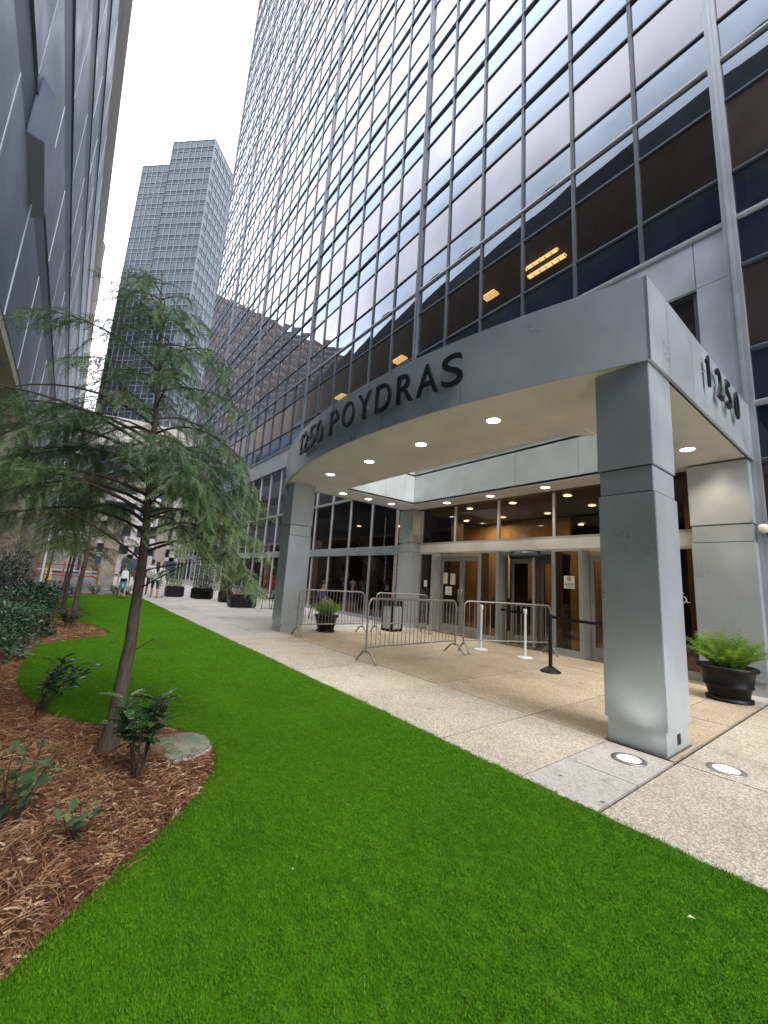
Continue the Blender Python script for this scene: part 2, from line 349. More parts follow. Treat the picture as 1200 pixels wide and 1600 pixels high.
def gn_scatter(obj, items, keep=True):
    ng = bpy.data.node_groups.new(obj.name + '_scatter', 'GeometryNodeTree')
    ng.interface.new_socket('Geometry', in_out='INPUT', socket_type='NodeSocketGeometry')
    ng.interface.new_socket('Geometry', in_out='OUTPUT', socket_type='NodeSocketGeometry')
    N, L = ng.nodes, ng.links
    gi = N.new('NodeGroupInput'); go = N.new('NodeGroupOutput'); jn = N.new('GeometryNodeJoinGeometry')
    if keep: L.new(gi.outputs[0], jn.inputs[0])
    for i, (src, dens, smin, smax, tilt) in enumerate(items):
        at = N.new('GeometryNodeInputNamedAttribute'); at.data_type = 'FLOAT'; at.inputs['Name'].default_value = 'dens'
        mu = N.new('ShaderNodeMath'); mu.operation = 'MULTIPLY'; mu.inputs[1].default_value = dens; L.new(at.outputs[0], mu.inputs[0])
        dp = N.new('GeometryNodeDistributePointsOnFaces'); dp.inputs['Seed'].default_value = 11 + i
        L.new(gi.outputs[0], dp.inputs['Mesh']); L.new(mu.outputs[0], dp.inputs['Density'])
        oi = N.new('GeometryNodeObjectInfo'); oi.inputs['Object'].default_value = src; oi.inputs['As Instance'].default_value = True
        ip = N.new('GeometryNodeInstanceOnPoints'); L.new(dp.outputs['Points'], ip.inputs['Points']); L.new(oi.outputs['Geometry'], ip.inputs['Instance'])
        rv = N.new('FunctionNodeRandomValue'); rv.data_type = 'FLOAT_VECTOR'; rv.inputs[0].default_value = (-tilt, -tilt, 0); rv.inputs[1].default_value = (tilt, tilt, 6.283)
        rs = N.new('FunctionNodeRandomValue'); rs.data_type = 'FLOAT'; rs.inputs[2].default_value = smin; rs.inputs[3].default_value = smax
        L.new(rv.outputs[0], ip.inputs['Rotation']); L.new(rs.outputs[1], ip.inputs['Scale']); L.new(ip.outputs[0], jn.inputs[0])
    L.new(jn.outputs[0], go.inputs[0])
    md = obj.modifiers.new('scatter', 'NODES'); md.node_group = ng

# ------------------------------------------------------------------ ground
g = MB().box(-420, 260, -320, 320, -0.4, -0.14).build('ground', M['ground']); tag(g, kind='structure')
walk = link('walkway', MB().box(-60, 14, 2.80, 9.15, -0.13, -0.022).mesh('walkway', M['joint'])); tag(walk, kind='structure')
GAP = 0.006
def slab(x0, x1, y0, y1, m_, parent=walk, gap=GAP):
    dz = random.uniform(-0.002, 0.002)
    o = MB().box(x0 + gap, x1 - gap, y0 + gap, y1 - gap, -0.05, dz).build('slab', m_, parent)
    return o
XJ = [-2.77 - 1.5 * k for k in range(0, 6)]                     # cross joints of the entrance court
edges = [-1.93] + XJ[:5]
for a, b in zip(edges[:-1], edges[1:]):
    slab(b, a, 2.90, 4.42, M['agg_grey'])
    for y0, y1 in ((4.42, 6.25), (6.25, 7.9), (7.9, 9.15)): slab(b, a, y0, y1, M['agg_tan'])
e0 = edges[-1]
for y0, y1, m_ in ((2.9, 4.42, 'agg_grey'), (4.42, 6.25, 'agg_tan'), (6.25, 7.9, 'agg_tan'), (7.9, 9.15, 'agg_tan')):
    slab(-9.55, e0, y0, y1, M[m_])
slab(-1.93, -1.38, 2.9, 3.62, M['concrete'], gap=0.004); slab(-1.93, -1.38, 3.62, 4.40, M['concrete'], gap=0.004)
for y0, y1 in ((4.42, 6.25), (6.25, 7.9), (7.9, 9.15)): slab(-1.93, -1.385, y0, y1, M['concrete'] if y0 > 7 else M['agg_tan'])
M['grime'] = mat('grime', (.09, .08, .07), .9)
MB().box(-1.966, -1.425, 4.418, 5.06, -.02, .0045).build('slab', M['grime'], walk)
x = -1.36
for k in range(6):
    w = 1.55
    slab(x, x + w, 2.9, 4.42, M['agg_grey']); slab(x, x + w, 4.42, 6.6, M['agg_grey']); slab(x, x + w, 6.6, 9.05, M['agg_grey'])
    x += w
x = -9.56
for k in range(15):
    for y0, y1 in ((2.9, 3.78), (3.78, 6.1), (6.1, 9.1)): slab(x - 1.9, x, y0, y1, M['concrete_far'], gap=0.005)
    x -= 1.9
MB().box(-60, x, 2.9, 9.1, -0.05, 0.0).build('slab', M['concrete_far'], walk)

# bed edge as a curve y(x)
BED = np.array([(3.5, -1.36), (1.0, -1.36), (0.0, -1.2), (-1.0, -0.62), (-1.6, -0.2), (-1.96, 0.05), (-2.27, .34), (-2.51, .60), (-2.85, .90), (-3.15, 1.08), (-3.45, 1.17), (-3.8, 1.17), (-4.1, 1.02), (-4.3, 0.78),
                (-4.5, .48), (-4.88, .17), (-5.5, -0.04), (-6.3, -0.2), (-7.2, -.24), (-8.2, -.2), (-8.9, -.12), (-9.2, 0.1), (-9.5, .5), (-9.75, .82), (-10.1, .95), (-10.7, .93), (-11.4, .8), (-12.3, .55),
                (-13.0, .2), (-13.5, .02), (-14.0, .2), (-14.4, .55), (-15.0, .7), (-15.8, .6), (-16.8, .1), (-18, 0.0), (-19.0, .3), (-19.6, .5), (-20.6, .5), (-21.5, .3), (-22.3, .9), (-22.6, 2.2), (-22.7, 2.93)])
def bed_y(x): return float(np.interp(-x, -BED[:, 0], BED[:, 1]))
xs = np.concatenate([np.arange(3.5, -6, -0.06), np.arange(-6, -22.69, -0.1)]); NR = 26
V = []; dens = []
for x in xs:
    y0 = bed_y(x); y1 = 2.93 + 0.006 * math.sin(x * 17) + 0.004 * math.sin(x * 41)
    d = float(np.clip(1.25 - 0.11 * abs(x + 1.2), 0.22, 1.0))
    V.append((x, y0, -0.06)); dens.append(0)
    for j in range(NR):
        t = j / (NR - 1); V.append((x, y0 + (y1 - y0) * t, 0.008 + 0.004 * math.sin(x * 2.1) * math.sin(5 * t))); dens.append(d)
    V.append((x, y1 + 0.004, -0.03)); dens.append(0)
nr = NR + 2
F = [(i * nr + j, i * nr + j + 1, (i + 1) * nr + j + 1, (i + 1) * nr + j) for i in range(len(xs) - 1) for j in range(nr - 1)]
tm = npmesh('turf', V, F, M['turf_base'])
a = tm.attributes.new('dens', 'FLOAT', 'POINT'); a.data.foreach_set('value', np.array(dens, dtype=np.float32))
bm = bmesh.new(); bm.from_mesh(tm); bmesh.ops.recalc_face_normals(bm, faces=bm.faces)
if sum(f.normal.z for f in bm.faces) < 0: bmesh.ops.reverse_faces(bm, faces=bm.faces)
bm.to_mesh(tm); bm.free()
turf = link('turf', tm); tag(turf, kind='stuff', label='bright green artificial grass lawn curving beside the walkway', cat='grass')
def tuft(n, rad, h, w, seed):
    r = random.Random(seed); mb = MB()
    for i in range(n):
        a = r.uniform(0, 6.28); q = rad * math.sqrt(r.random()); p = Vector((q * math.cos(a), q * math.sin(a), 0))
        a2 = r.uniform(0, 6.28); lean = Vector((math.cos(a2), math.sin(a2), 0)) * h * r.uniform(0.15, 0.75); s_ = Vector((-math.sin(a2), math.cos(a2), 0)) * w * 0.5
        hh = h * r.uniform(0.65, 1.1); m1 = p + lean * 0.35 + Vector((0, 0, hh * 0.6)); t = p + lean + Vector((0, 0, hh))
        mb.add([p - s_, p + s_, m1 + s_ * .8, m1 - s_ * .8, t], [(0, 1, 2, 3), (3, 2, 4)], 0, True)
    return bpy.data.objects.new('grass_tuft', mb.mesh('grass_tuft', M['turf']))
gn_scatter(turf, [(tuft(24, 0.028, 0.0088, 0.0018, 1), 2700, 0.75, 1.2, 0.35), (tuft(22, 0.030, 0.0096, 0.0019, 2), 2500, 0.75, 1.3, 0.45)])

# mulch bed
xs = np.concatenate([np.arange(3.5, -7, -0.05), np.arange(-7, -23.4, -0.12)])
nz = lambda x, y: 0.014 * math.sin(x * 7.3 + y * 3.1) * math.sin(y * 8.7 - x * 2.2) + 0.010 * math.sin(x * 19 + 1) * math.sin(y * 23)
V = []; dens = []; NR = 46
for x in xs:
    y1 = (bed_y(x) if x > -22.6 else 2.9); y1 += 0.02; y0 = -3.6
    d = float(np.clip(1.3 - 0.09 * abs(x + 2.5), 0.15, 1.0))
    for j in range(NR):
        t = (j / (NR - 1)) ** 0.6; y = y0 + (y1 - y0) * t; e = y1 - y
        V.append((x, y, -0.045 + 0.05 * (1 - math.exp(-e * 3.0)) + nz(x, y) * min(1, e * 5))); dens.append(d if y > -2.2 else 0.1 * d)
F = [(i * NR + j, (i + 1) * NR + j, (i + 1) * NR + j + 1, i * NR + j + 1) for i in range(len(xs) - 1) for j in range(NR - 1)]
mm = npmesh('mulch', V, F, M['mulch_base'], smooth=True)
a = mm.attributes.new('dens', 'FLOAT', 'POINT'); a.data.foreach_set('value', np.array(dens, dtype=np.float32))
bm = bmesh.new(); bm.from_mesh(mm)
if sum(f.normal.z for f in bm.faces) < 0: bmesh.ops.reverse_faces(bm, faces=bm.faces)
bm.to_mesh(mm); bm.free()
mulch = link('mulch', mm); tag(mulch, kind='stuff', label='red brown wood mulch and straw covering the planting bed', cat='mulch')
def chip(l, w, t, bend, seed, m_, n=1):
    r = random.Random(seed); mb = MB()
    for _ in range(n):
        o = Vector((r.uniform(-1, 1), r.uniform(-1, 1), r.uniform(0, .4))) * (l * 0.5 if n > 1 else 0); a = r.uniform(-0.9, 0.9) if n > 1 else 0; pts = []
        ca, sa = math.cos(a), math.sin(a); ez = r.uniform(-.25, .25) if n > 1 else 0
        for i in range(4):
            u = i / 3 - 0.5; ww = w * (0.55 + 0.45 * math.sin(PI * (i + .6) / 4.2)) * r.uniform(0.8, 1.1); z = bend * (0.25 - u * u) * l + ez * u * l
            for sy, sz in ((-1, 0), (1, 0), (0, 1)):
                X, Y = u * l, sy * ww / 2
                pts.append(o + Vector((X * ca - Y * sa, X * sa + Y * ca, z + sz * t)))
        fs = []
        for i in range(3):
            b = i * 3
            for k in range(3): k2 = (k + 1) % 3; fs.append((b + k, b + k2, b + 3 + k2, b + 3 + k))
        fs += [(2, 1, 0), (9, 10, 11)]
        mb.add(pts, fs)
    return bpy.data.objects.new('mulch_chip', mb.mesh('mulch_chip', m_))
gn_scatter(mulch, [(chip(.05, .011, .005, .3, 1, M['chip']), 900, .5, 1.4, .35), (chip(.035, .014, .006, .1, 2, M['chip']), 900, .5, 1.3, .5),
                   (chip(.10, .014, .005, .35, 3, M['chip']), 190, .6, 1.3, .3), (chip(.12, .0024, .0016, .5, 4, M['straw'], 6), 260, .6, 1.3, .4), (chip(.07, .0035, .002, .4, 5, M['straw'], 4), 450, .6, 1.3, .5)])

# pale utility lid half buried in the bed
t = thing('utility_lid', 'round pale greenish concrete lid half buried in mulch at the turf edge', 'lid', (-3.70, 0.90, -0.012))
m = M['lid'] = mat('lid_concrete', (0.4, 0.42, 0.36), 0.85); f = noise(m, coords(m, 'World'), 6, 6, 0.7)
lk(m, ramp(m, f, [(0.35, (0.10, 0.17, 0.10)), (0.5, (0.18, 0.20, 0.145)), (0.65, (0.28, 0.23, 0.165))]), bsdf(m).inputs['Base Color']); bump(m, f, 0.4, 0.01)
MB().lathe([(0.27, -0.06), (0.27, 0.012), (0.262, 0.022), (0.0, 0.026)], n=40).build('cover', M['lid'], t)
MB().lathe([(0.275, -0.06), (0.275, 0.012), (0.285, 0.012), (0.285, -0.06)], n=40).build('rim', M['concrete'], t)

# ------------------------------------------------------------------ main office tower
FY = 9.10; MOD = 1.51; X0 = -1.41; NLEFT = 30; NRIGHT = 6; Z0 = 8.67; FH = 3.80; NF = 22
XL = X0 - NLEFT * MOD; XR = X0 + NRIGHT * MOD; ZT = Z0 + NF * FH
tower = thing('office_tower', 'tall dark glass office tower with a grid of grey mullions beside the lawn', 'office building', (X0, FY, 0))
def pane_grid(w, h, n=6, depth=0.0085):
    V = []; F = []
    for j in range(n + 1):
        for i in range(n + 1):
            u, v_ = i / n * 2 - 1, j / n * 2 - 1
            V.append((u * w / 2, -depth * (1 - u ** 2) * (1 - v_ ** 2), v_ * h / 2))
    for j in range(n):
        for i in range(n): F.append((j * (n + 1) + i, j * (n + 1) + i + 1, (j + 1) * (n + 1) + i + 1, (j + 1) * (n + 1) + i))
    return np.array(V, dtype=np.float32), np.array(F, dtype=np.int32)
ROWS = ((0.0, 1.04, 'spandrel'), (1.04, 2.76, 'vision'), (2.76, 3.80, 'spandrel'))
cells = []
for fl in range(-2, NF):
    for c in range(NLEFT + NRIGHT):
        xc = XL + (c + .5) * MOD
        if fl < 0 and xc < X0: continue
        for r, (a, b, k) in enumerate(ROWS):
            zc = Z0 + fl * FH + (a + b) / 2
            if zc < 0.6: continue
            kk = 'vision_clear' if (fl == 0 and k == 'vision' and xc < X0) else k
            cells.append((math.dist((xc, FY, zc), (0, 0, 1.38)) + (0 if xc < 0.3 else 200), xc, zc, b - a, kk))
cells.sort()
pm = {}
for k in ('vision', 'spandrel', 'vision_clear'):
    for h in (1.04, 1.72):
        V, F = pane_grid(MOD, h); pm[(k, round(h, 2))] = npmesh('window_pane', V, F, M[k], smooth=True)
rest = {'vision': [], 'spandrel': [], 'vision_clear': []}
for i, (d, xc, zc, h, k) in enumerate(cells):
    rx, rz = random.gauss(0, 0.0035), random.gauss(0, 0.0045)
    if i < 300:
        o = link('window_pane', pm[(k, round(h, 2))], tower); o.location = (xc - X0, 0, zc); o.rotation_euler = (rx, 0, rz)
    else: rest[k].append((xc, zc, h, rx, rz))
for k, lst in rest.items():
    if not lst: continue
    AV = []; AF = []
    for (xc, zc, h, rx, rz) in lst:
        V, F = pane_grid(MOD, h, 3); V = V.copy(); V[:, 1] += V[:, 0] * rz + V[:, 2] * rx
        AF.append(F + sum(len(q) for q in AV) if False else F + len(AV) * len(V)); AV.append(V + np.array((xc - X0, 0, zc), dtype=np.float32))
    o = link('window_panes', npmesh('window_panes', np.concatenate(AV), np.concatenate(AF), M[k], smooth=True), tower); o['kind'] = 'stuff'
def tbox(name, x0, x1, y0, y1, z0, z1, m_, parent=tower, bevel=0): return wbuild(MB().box(x0, x1, y0, y1, z0, z1), name, m_, parent, bevel=bevel)
# solid body behind the glass: left open behind the glass of the first office floor
tbox('core', XL + .02, XR, FY + .10, 44, Z0 + FH, ZT, M['dark'])
tbox('core', X0 + .15, XR, FY + .10, 44, 0, Z0 + FH - .01, M['dark'])
tbox('core', XL + .02, X0 + .14, FY + 9, 44, 4.9, Z0 + FH - .02, M['office_wall'])
tbox('ceiling', XL + .03, X0 + .14, FY + .1, FY + 9, Z0 + 2.80, Z0 + FH - .02, M['office_wall'])
tbox('floor_slab', XL + .03, X0 + .14, FY + .1, FY + 9, Z0 - .4, Z0 + 1.02, M['office_wall'])
tbox('roof', XL - .05, XR, FY - .05, 44.2, ZT, ZT + 1.2, M['mullion'])
for c in range(NLEFT + NRIGHT + 1):
    xm = XL + c * MOD; wide = (round((xm - X0) / MOD) % 6 == 0)
    w, p = (0.085, 0.11) if wide else (0.042, 0.055)
    if abs(xm - X0) < .01: w, p = 0.10, 0.13
    z0 = 0.0 if xm > X0 - .01 else Z0 - (1.1 if wide else .0)
    wbuild(MB().box(xm - w, xm + w, FY - p, FY + .06, z0, ZT), 'mullion', M['pilaster'] if abs(xm - X0) < .01 else (M['mullion_light'] if wide else M['mullion']), tower)
    if wide: wbuild(MB().box(xm - w * .25, xm + w * .25, FY - p - .03, FY - p - .0, z0, ZT), 'mullion', M['pilaster'] if abs(xm - X0) < .01 else M['mullion_light'], tower)
def transom(z, x0, x1, h, p, m_):
    mb = MB(); pr = [(-p * .55, -h), (-p, -h * .45), (-p, h * .45), (-p * .5, h), (.05, h), (.05, -h)]
    n = len(pr); v = [(x_, FY + y_, z + z_) for x_ in (x0, x1) for y_, z_ in pr]
    mb.add(v, [tuple(range(n)), tuple(range(2 * n - 1, n - 1, -1))] + [(i, n + i, n + (i + 1) % n, (i + 1) % n) for i in range(n)])
    return wbuild(mb, 'transom', m_, tower)
for fl in range(-2, NF + 1):
    z = Z0 + fl * FH; x0 = XL if fl >= 0 else X0
    transom(z, x0, XR, 0.055, 0.075, M['pilaster'] if fl < 2 else M['mullion_light'])
    if fl < NF:
        transom(z + 1.04, x0, XR, 0.048, 0.046, M['mullion']); transom(z + 2.76, x0, XR, 0.048, 0.046, M['mullion'])
# fluorescent fixtures seen through the first floor windows
for (x, y, w, d) in ((-6.0, 10.05, 1.2, .10), (-5.98, 10.42, 1.25, .14), (-7.95, 10.2, .5, .3), (-13.3, 10.6, .7, .35), (-18.5, 10.7, .8, .35)):
    f = wbuild(MB().box(x - w / 2, x + w / 2, y - d / 2, y + d / 2, Z0 + 2.74, Z0 + 2.795), 'light_fixture', M['fluor'], tower)
    mb = MB()
    for k in range(7): mb.box(x - w / 2 + w * k / 6 - .006, x - w / 2 + w * k / 6 + .006, y - d / 2 - .01, y + d / 2 + .01, Z0 + 2.715, Z0 + 2.74)
    o = mb.build('louvre', M['mullion'], f); o.location = -wpos(f)

# podium: metal band, upper windows, beam, shopfront
PY = 9.2
BX = [X0 - .6] + [-3.56 - 1.54 * k for k in range(29)]
for a, b in zip(BX[:-1], BX[1:]):
    if b < XL: break
    tbox('spandrel_panel', b + .006, a - .006, FY - .02, FY + .08, 7.55, 8.61, M['podium'])
tbox('spandrel_panel', X0 - .594, X0 - .11, FY - .02, FY + .08, 7.55, 8.61, M['podium'])
tbox('spandrel_panel', X0 - .594, X0 - .11, FY - .02, FY + .08, 4.86, 7.538, M['podium'])
tbox('joint_backing', XL, X0 - .1, FY + .06, FY + .1, 7.5, 8.62, M['joint'])
LW = [-11.09 - 1.545 * k for k in range(24)]
LW = [x for x in LW if x > XL]
def win(x0, x1, z0, z1, y=PY, m_='shop_glass'):
    o = MB().box(-(x1 - x0) / 2, (x1 - x0) / 2, -.006, .006, -(z1 - z0) / 2, (z1 - z0) / 2).build('window_pane', M[m_], tower)
    o.location = ((x0 + x1) / 2 - X0, y - FY, (z0 + z1) / 2); o.rotation_euler = (random.gauss(0, .002), 0, random.gauss(0, .003))
for i in range(len(LW) - 1):
    b, a = LW[i + 1], LW[i]
    g_ = 'lobby_glass' if a > -18 else 'shop_glass'
    win(b + .03, a - .03, 4.80, 7.5, m_='shop_glass'); win(b + .03, a - .03, 2.68, 4.70, m_=g_); win(b + .03, a - .03, .10, 2.36, m_=g_)
for x in LW:
    for z0, z1 in ((.1, 2.36), (2.68, 4.70), (4.80, 7.5)): tbox('window_mullion', x - .03, x + .03, PY - .06, PY + .04, z0, z1, M['alu_window'])
tbox('window_beam', LW[-1], -10.5, PY - .07, PY + .06, 2.36, 2.68, M['clad'])
tbox('window_transom', LW[-1], -10.5, PY - .07, PY + .06, 4.70, 4.80, M['alu_window'])
tbox('plinth', LW[-1], -10.5, PY - .07, PY + .06, 0, .10, M['podium'])
# windows above the canopy in the entrance bay
for a, b in zip([X0 - .64, -3.56, -5.1, -6.64, -8.18, -9.72], [-3.56, -5.1, -6.64, -8.18, -9.72, -11.0]):
    win(b + .03, a - .03, 4.9, 7.5); tbox('window_mullion', a - .03, a + .03, PY - .06, PY + .04, 4.86, 7.5, M['mullion_light'])
# right of the pier
def pier(x0, x1, y0, y1, name='pier', parent=tower, neck=(2.40, 2.70), ztop=3.80, plinth=.2):
    o = wbuild(MB().box(x0 + .02, x1 - .02, y0 + .02, y1 - .02, 0, plinth), name, M['clad'], parent)
    e = .004
    wbuild(MB().box(x0, x1, y0, y1, plinth + e, neck[0]), 'cladding_panel', M['clad'], o if False else parent, bevel=.006)
    wbuild(MB().box(x0 + .015, x1 - .015, y0 + .015, y1 - .015, neck[0] + .012, neck[1]), 'cladding_panel', M['clad'], parent, bevel=.004)
    wbuild(MB().box(x0, x1, y0, y1, neck[1] + .012, ztop), 'cladding_panel', M['clad'], parent, bevel=.006)
    wbuild(MB().box(x0 + .03, x1 - .03, y0 + .03, y1 - .03, plinth - .02, ztop), 'core', M['joint'], parent)
pier(-10.47, -9.80, 8.78, PY + .08); pier(-2.28, X0 - .02, 8.72, PY + .06)
# entrance wall
tbox('entrance_beam', -9.8, -2.28, PY - .05, PY + .06, 2.38, 2.66, M['soffit'])
tbox('entrance_beam', -9.8, -2.28, PY - .055, PY - .05, 2.40, 2.405, M['joint'])
UX = [-9.78, -8.3, -6.73, -5.12, -3.6, -2.28]
for a, b in zip(UX[:-1], UX[1:]): win(a + .03, b - .03, 2.72, 3.80, m_='lobby_glass')
for x in UX: tbox('window_mullion', x - .03, x + .03, PY - .04, PY + .04, 2.72, 3.80, M['alu_window'])
tbox('window_sill', -9.8, -2.28, PY - .045, PY + .04, 2.66, 2.72, M['alu_window'])
# sidelights with frames
def sidelight(x0, x1, z0=.10, z1=2.38):
    win(x0 + .035, x1 - .035, z0 + .04, z1 - .03, m_='lobby_glass')
    mb = MB(); mb.box(x0, x0 + .035, PY - .05, PY + .05, 0, z1).box(x1 - .035, x1, PY - .05, PY + .05, 0, z1).box(x0 + .035, x1 - .035, PY - .05, PY + .05, 0, z0 + .04).box(x0 + .035, x1 - .035, PY - .05, PY + .05, z1 - .03, z1)
    wbuild(mb, 'sidelight_frame', M['frame'], tower)
for x0, x1 in ((-9.79, -9.2), (-7.34, -6.74), (-5.14, -4.50), (-2.86, -2.28)): sidelight(x0, x1)
DY = PY + .30
def reveal(x0, x1): tbox('door_reveal', x0, x1, PY - .04, DY + .08, 0, 2.38, M['frame'])
reveal(-9.2, -9.15); reveal(-7.39, -7.34); reveal(-6.74, -6.69); reveal(-5.19, -5.14); reveal(-4.5, -4.45); reveal(-2.91, -2.86)
tbox('door_head', -9.15, -7.39, DY - .02, DY + .08, 2.28, 2.38, M['frame']); tbox('door_head', -4.45, -2.91, DY - .02, DY + .08, 2.28, 2.38, M['frame'])
def door(x0, x1, hx, sgn):
    mb = MB(); w = .085
    mb.box(x0, x0 + w, DY, DY + .05, .01, 2.27).box(x1 - w, x1, DY, DY + .05, .01, 2.27).box(x0 + w, x1 - w, DY, DY + .05, .01, .24).box(x0 + w, x1 - w, DY, DY + .05, 2.15, 2.27)
    d = wbuild(mb, 'door', M['frame'], tower)
    o = MB().box(x0 + w, x1 - w, DY + .02, DY + .03, .24, 2.15).build('door_glass', M['lobby_glass'], d); o.location = -wpos(d)
    o = MB().tube([(hx, DY, .95), (hx, DY - .07, .95), (hx, DY - .07, 1.3), (hx, DY, 1.3)], .014, 8).build('handle', M['steel'], d); o.location = -wpos(d)
door(-9.14, -8.27, -8.33, 1); door(-8.26, -7.40, -8.20, -1); door(-4.44, -3.69, -3.76, 1); door(-3.68, -2.92, -3.61, -1)
# revolving door
rd = thing('revolving_door', None, None, (0, 0, 0)); rd.parent = tower; rd.location = (-5.92 - X0, .75, 0)
for k in ('label', 'category'):
    if k in rd: del rd[k]
R_ = .74
mb = MB()
for s in (1, -1):
    pts = [(s * R_ * math.cos(t), R_ * math.sin(t)) for t in np.linspace(-.62, .62, 9)]
    for (xa, ya), (xb, yb) in zip(pts[:-1], pts[1:]): mb.add([(xa, ya, 0), (xb, yb, 0), (xb, yb, 2.25), (xa, ya, 2.25)], [(0, 1, 2, 3)], 0, True)
mb.build('drum_wall', M['lobby_dark'], rd)
MB().lathe([(R_ + .03, 2.25), (R_ + .03, 2.37), (0, 2.37)], n=32).build('drum_top', M['mullion'], rd)
MB().lathe([(.03, 0), (.03, 2.25)], n=10).build('shaft', M['frame'], rd)
for k in range(4):
    a = PI / 4 * 0 + .35 + k * PI / 2; ca, sa = math.cos(a), math.sin(a)
    w_ = MB()
    for (r0, r1, z0, z1) in ((.03, .11, .03, 2.22), (R_ - .1, R_ - .02, .03, 2.22), (.11, R_ - .1, .03, .22), (.11, R_ - .1, 2.1, 2.22), (.11, R_ - .1, .98, 1.02)):
        c = (r0 + r1) / 2; w_.obox((ca * c, sa * c, (z0 + z1) / 2), (ca * (r1 - r0) / 2, sa * (r1 - r0) / 2, 0), (-sa * .022, ca * .022, 0), (0, 0, (z1 - z0) / 2))
    wg = w_.build('door_wing', M['frame'], rd)
    c = R_ / 2; MB().obox((ca * c, sa * c, 1.15), (ca * (R_ / 2 - .1), sa * (R_ / 2 - .1), 0), (-sa * .004, ca * .004, 0), (0, 0, .95)).build('door_glass', M['lobby_glass'], wg)
tbox('door_head', -6.69, -5.19, PY + .01, PY + .1, 2.30, 2.38, M['frame'])
# lobby behind the glass
tbox('lobby_floor', -19, -1.5, PY + .07, 17, -.06, .012, M['lobby_floor'])
tbox('lobby_ceiling', -19, -1.5, PY + .12, 17, 4.02, 4.2, M['lobby_dark'])
tbox('lobby_wall', -19, -1.5, 16.5, 17, .012, 4.02, M['lobby_dark'])
tbox('lobby_wall', -19.2, -19, PY + .1, 17, 0, 4.7, M['lobby_dark'])
tbox('lobby_wall', -1.55, -1.3, PY + .12, 17, 0, 4.9, M['lobby_dark'])
tbox('lobby_wall', -12.8, -6.9, 13.4, 13.6, .012, 4.02, M['lobby_wall'])
tbox('lobby_wall', -6.6, -4.2, 12.6, 12.8, .012, 3.2, M['lobby_wall'])
tbox('lobby_wall', -3.3, -1.56, 12.2, 12.4, .012, 4.02, M['lobby_wall'])
tbox('lobby_column', -11.3, -10.6, 11.5, 12.2, .012, 4.02, M['lobby_dark'])
tbox('reception_desk', -9.2, -7.4, 12.2, 12.8, .012, 1.1, M['lobby_dark'])
for (x, y) in ((-8.83, 10.45), (-7.16, 10.45), (-5.42, 10.4), (-3.7, 10.4), (-10.65, 12.4), (-8.9, 12.4), (-7.2, 12.5), (-5.5, 12.0), (-3.8, 14.8), (-9.3, 15.3), (-7.4, 15.2), (-12.6, 11.2), (-14.4, 12.0), (-16.2, 11.0), (-13.4, 14.5), (-2.3, 11.4)):
    l_ = wbuild(MB().lathe([(.10, .0), (.10, .02), (0, .02)], (x, y, 3.985), 20), 'ceiling_light', M['lamp_in'], tower)
for (x, y, e) in ((-9.8, 12.6, 30), (-5.3, 11.8, 15), (-7.6, 11.6, 16), (-2.4, 11.4, 4), (-12.5, 12.5, 3)):
    lamp('lobby_lamp', 'AREA', (x, y, 3.9), e, (1, .74, .45), tower, shape='DISK', size=.8)
# made-up sloping panels and rails, giving the white reflected streaks in the windows
for y in (11.2, 12.0):
    wbuild(MB().obox((-14.2, y, 1.7), (2.3, 0, -1.25), (0, .03, 0), (.14, 0, .26)), 'streak_panel', M['steel'], tower)
    wbuild(MB().tube([(-16.7, y, 3.5), (-16.3, y, 3.35), (-12.0, y, 1.0), (-11.6, y, .95)], .04, 8), 'streak_rail', M['black'], tower)
# small notices on the glass
M['paper'] = mat('paper', (0.72, 0.70, 0.64), 0.7); M['ink'] = mat('ink', (.02, .02, .02), .7)
def notice(xc, zc, w, h, y, lines, icon=None):
    n_ = tbox('notice', xc - w / 2, xc + w / 2, y - .012, y - .008, zc - h / 2, zc + h / 2, M['paper'])
    mb = MB()
    for k, (wz, ww) in enumerate(lines):
        mb.box(xc - w * ww / 2, xc + w * ww / 2, y - .0140, y - .0125, zc - h / 2 + h * wz - h * .018, zc - h / 2 + h * wz + h * .018)
    if icon:
        r = h * .15; zc2 = zc + h * .27
        mb.tube([(xc + r * math.cos(t), y - .0135, zc2 + r * math.sin(t)) for t in np.linspace(0, 2 * PI, 21)], h * .02, 5)
        mb.tube([(xc - r * .7, y - .0135, zc2 + r * .7), (xc + r * .7, y - .0135, zc2 - r * .7)], h * .02, 5)
        mb.box(xc - r * .6, xc + r * .5, y - .0136, y - .0126, zc2 - r * .12, zc2 + r * .12)
    if mb.v:
        o = mb.build('notice_print', M['ink'], n_); o.location = -wpos(n_)
notice(-4.77, 1.64, .25, .29, PY - .006, ((.42, .75), (.32, .85), (.22, .8), (.11, .6)), True)
notice(-9.50, 1.42, .13, .2, PY - .006, ((.75, .4), (.5, .5), (.3, .4)))
notice(-8.93, 1.62, .19, .34, DY, ()); notice(-8.62, 1.60, .2, .34, DY, ()); notice(-8.78, 1.24, .26, .26, DY, ((.2, .6), (.6, .15), (.7, .2), (.5, .22)))
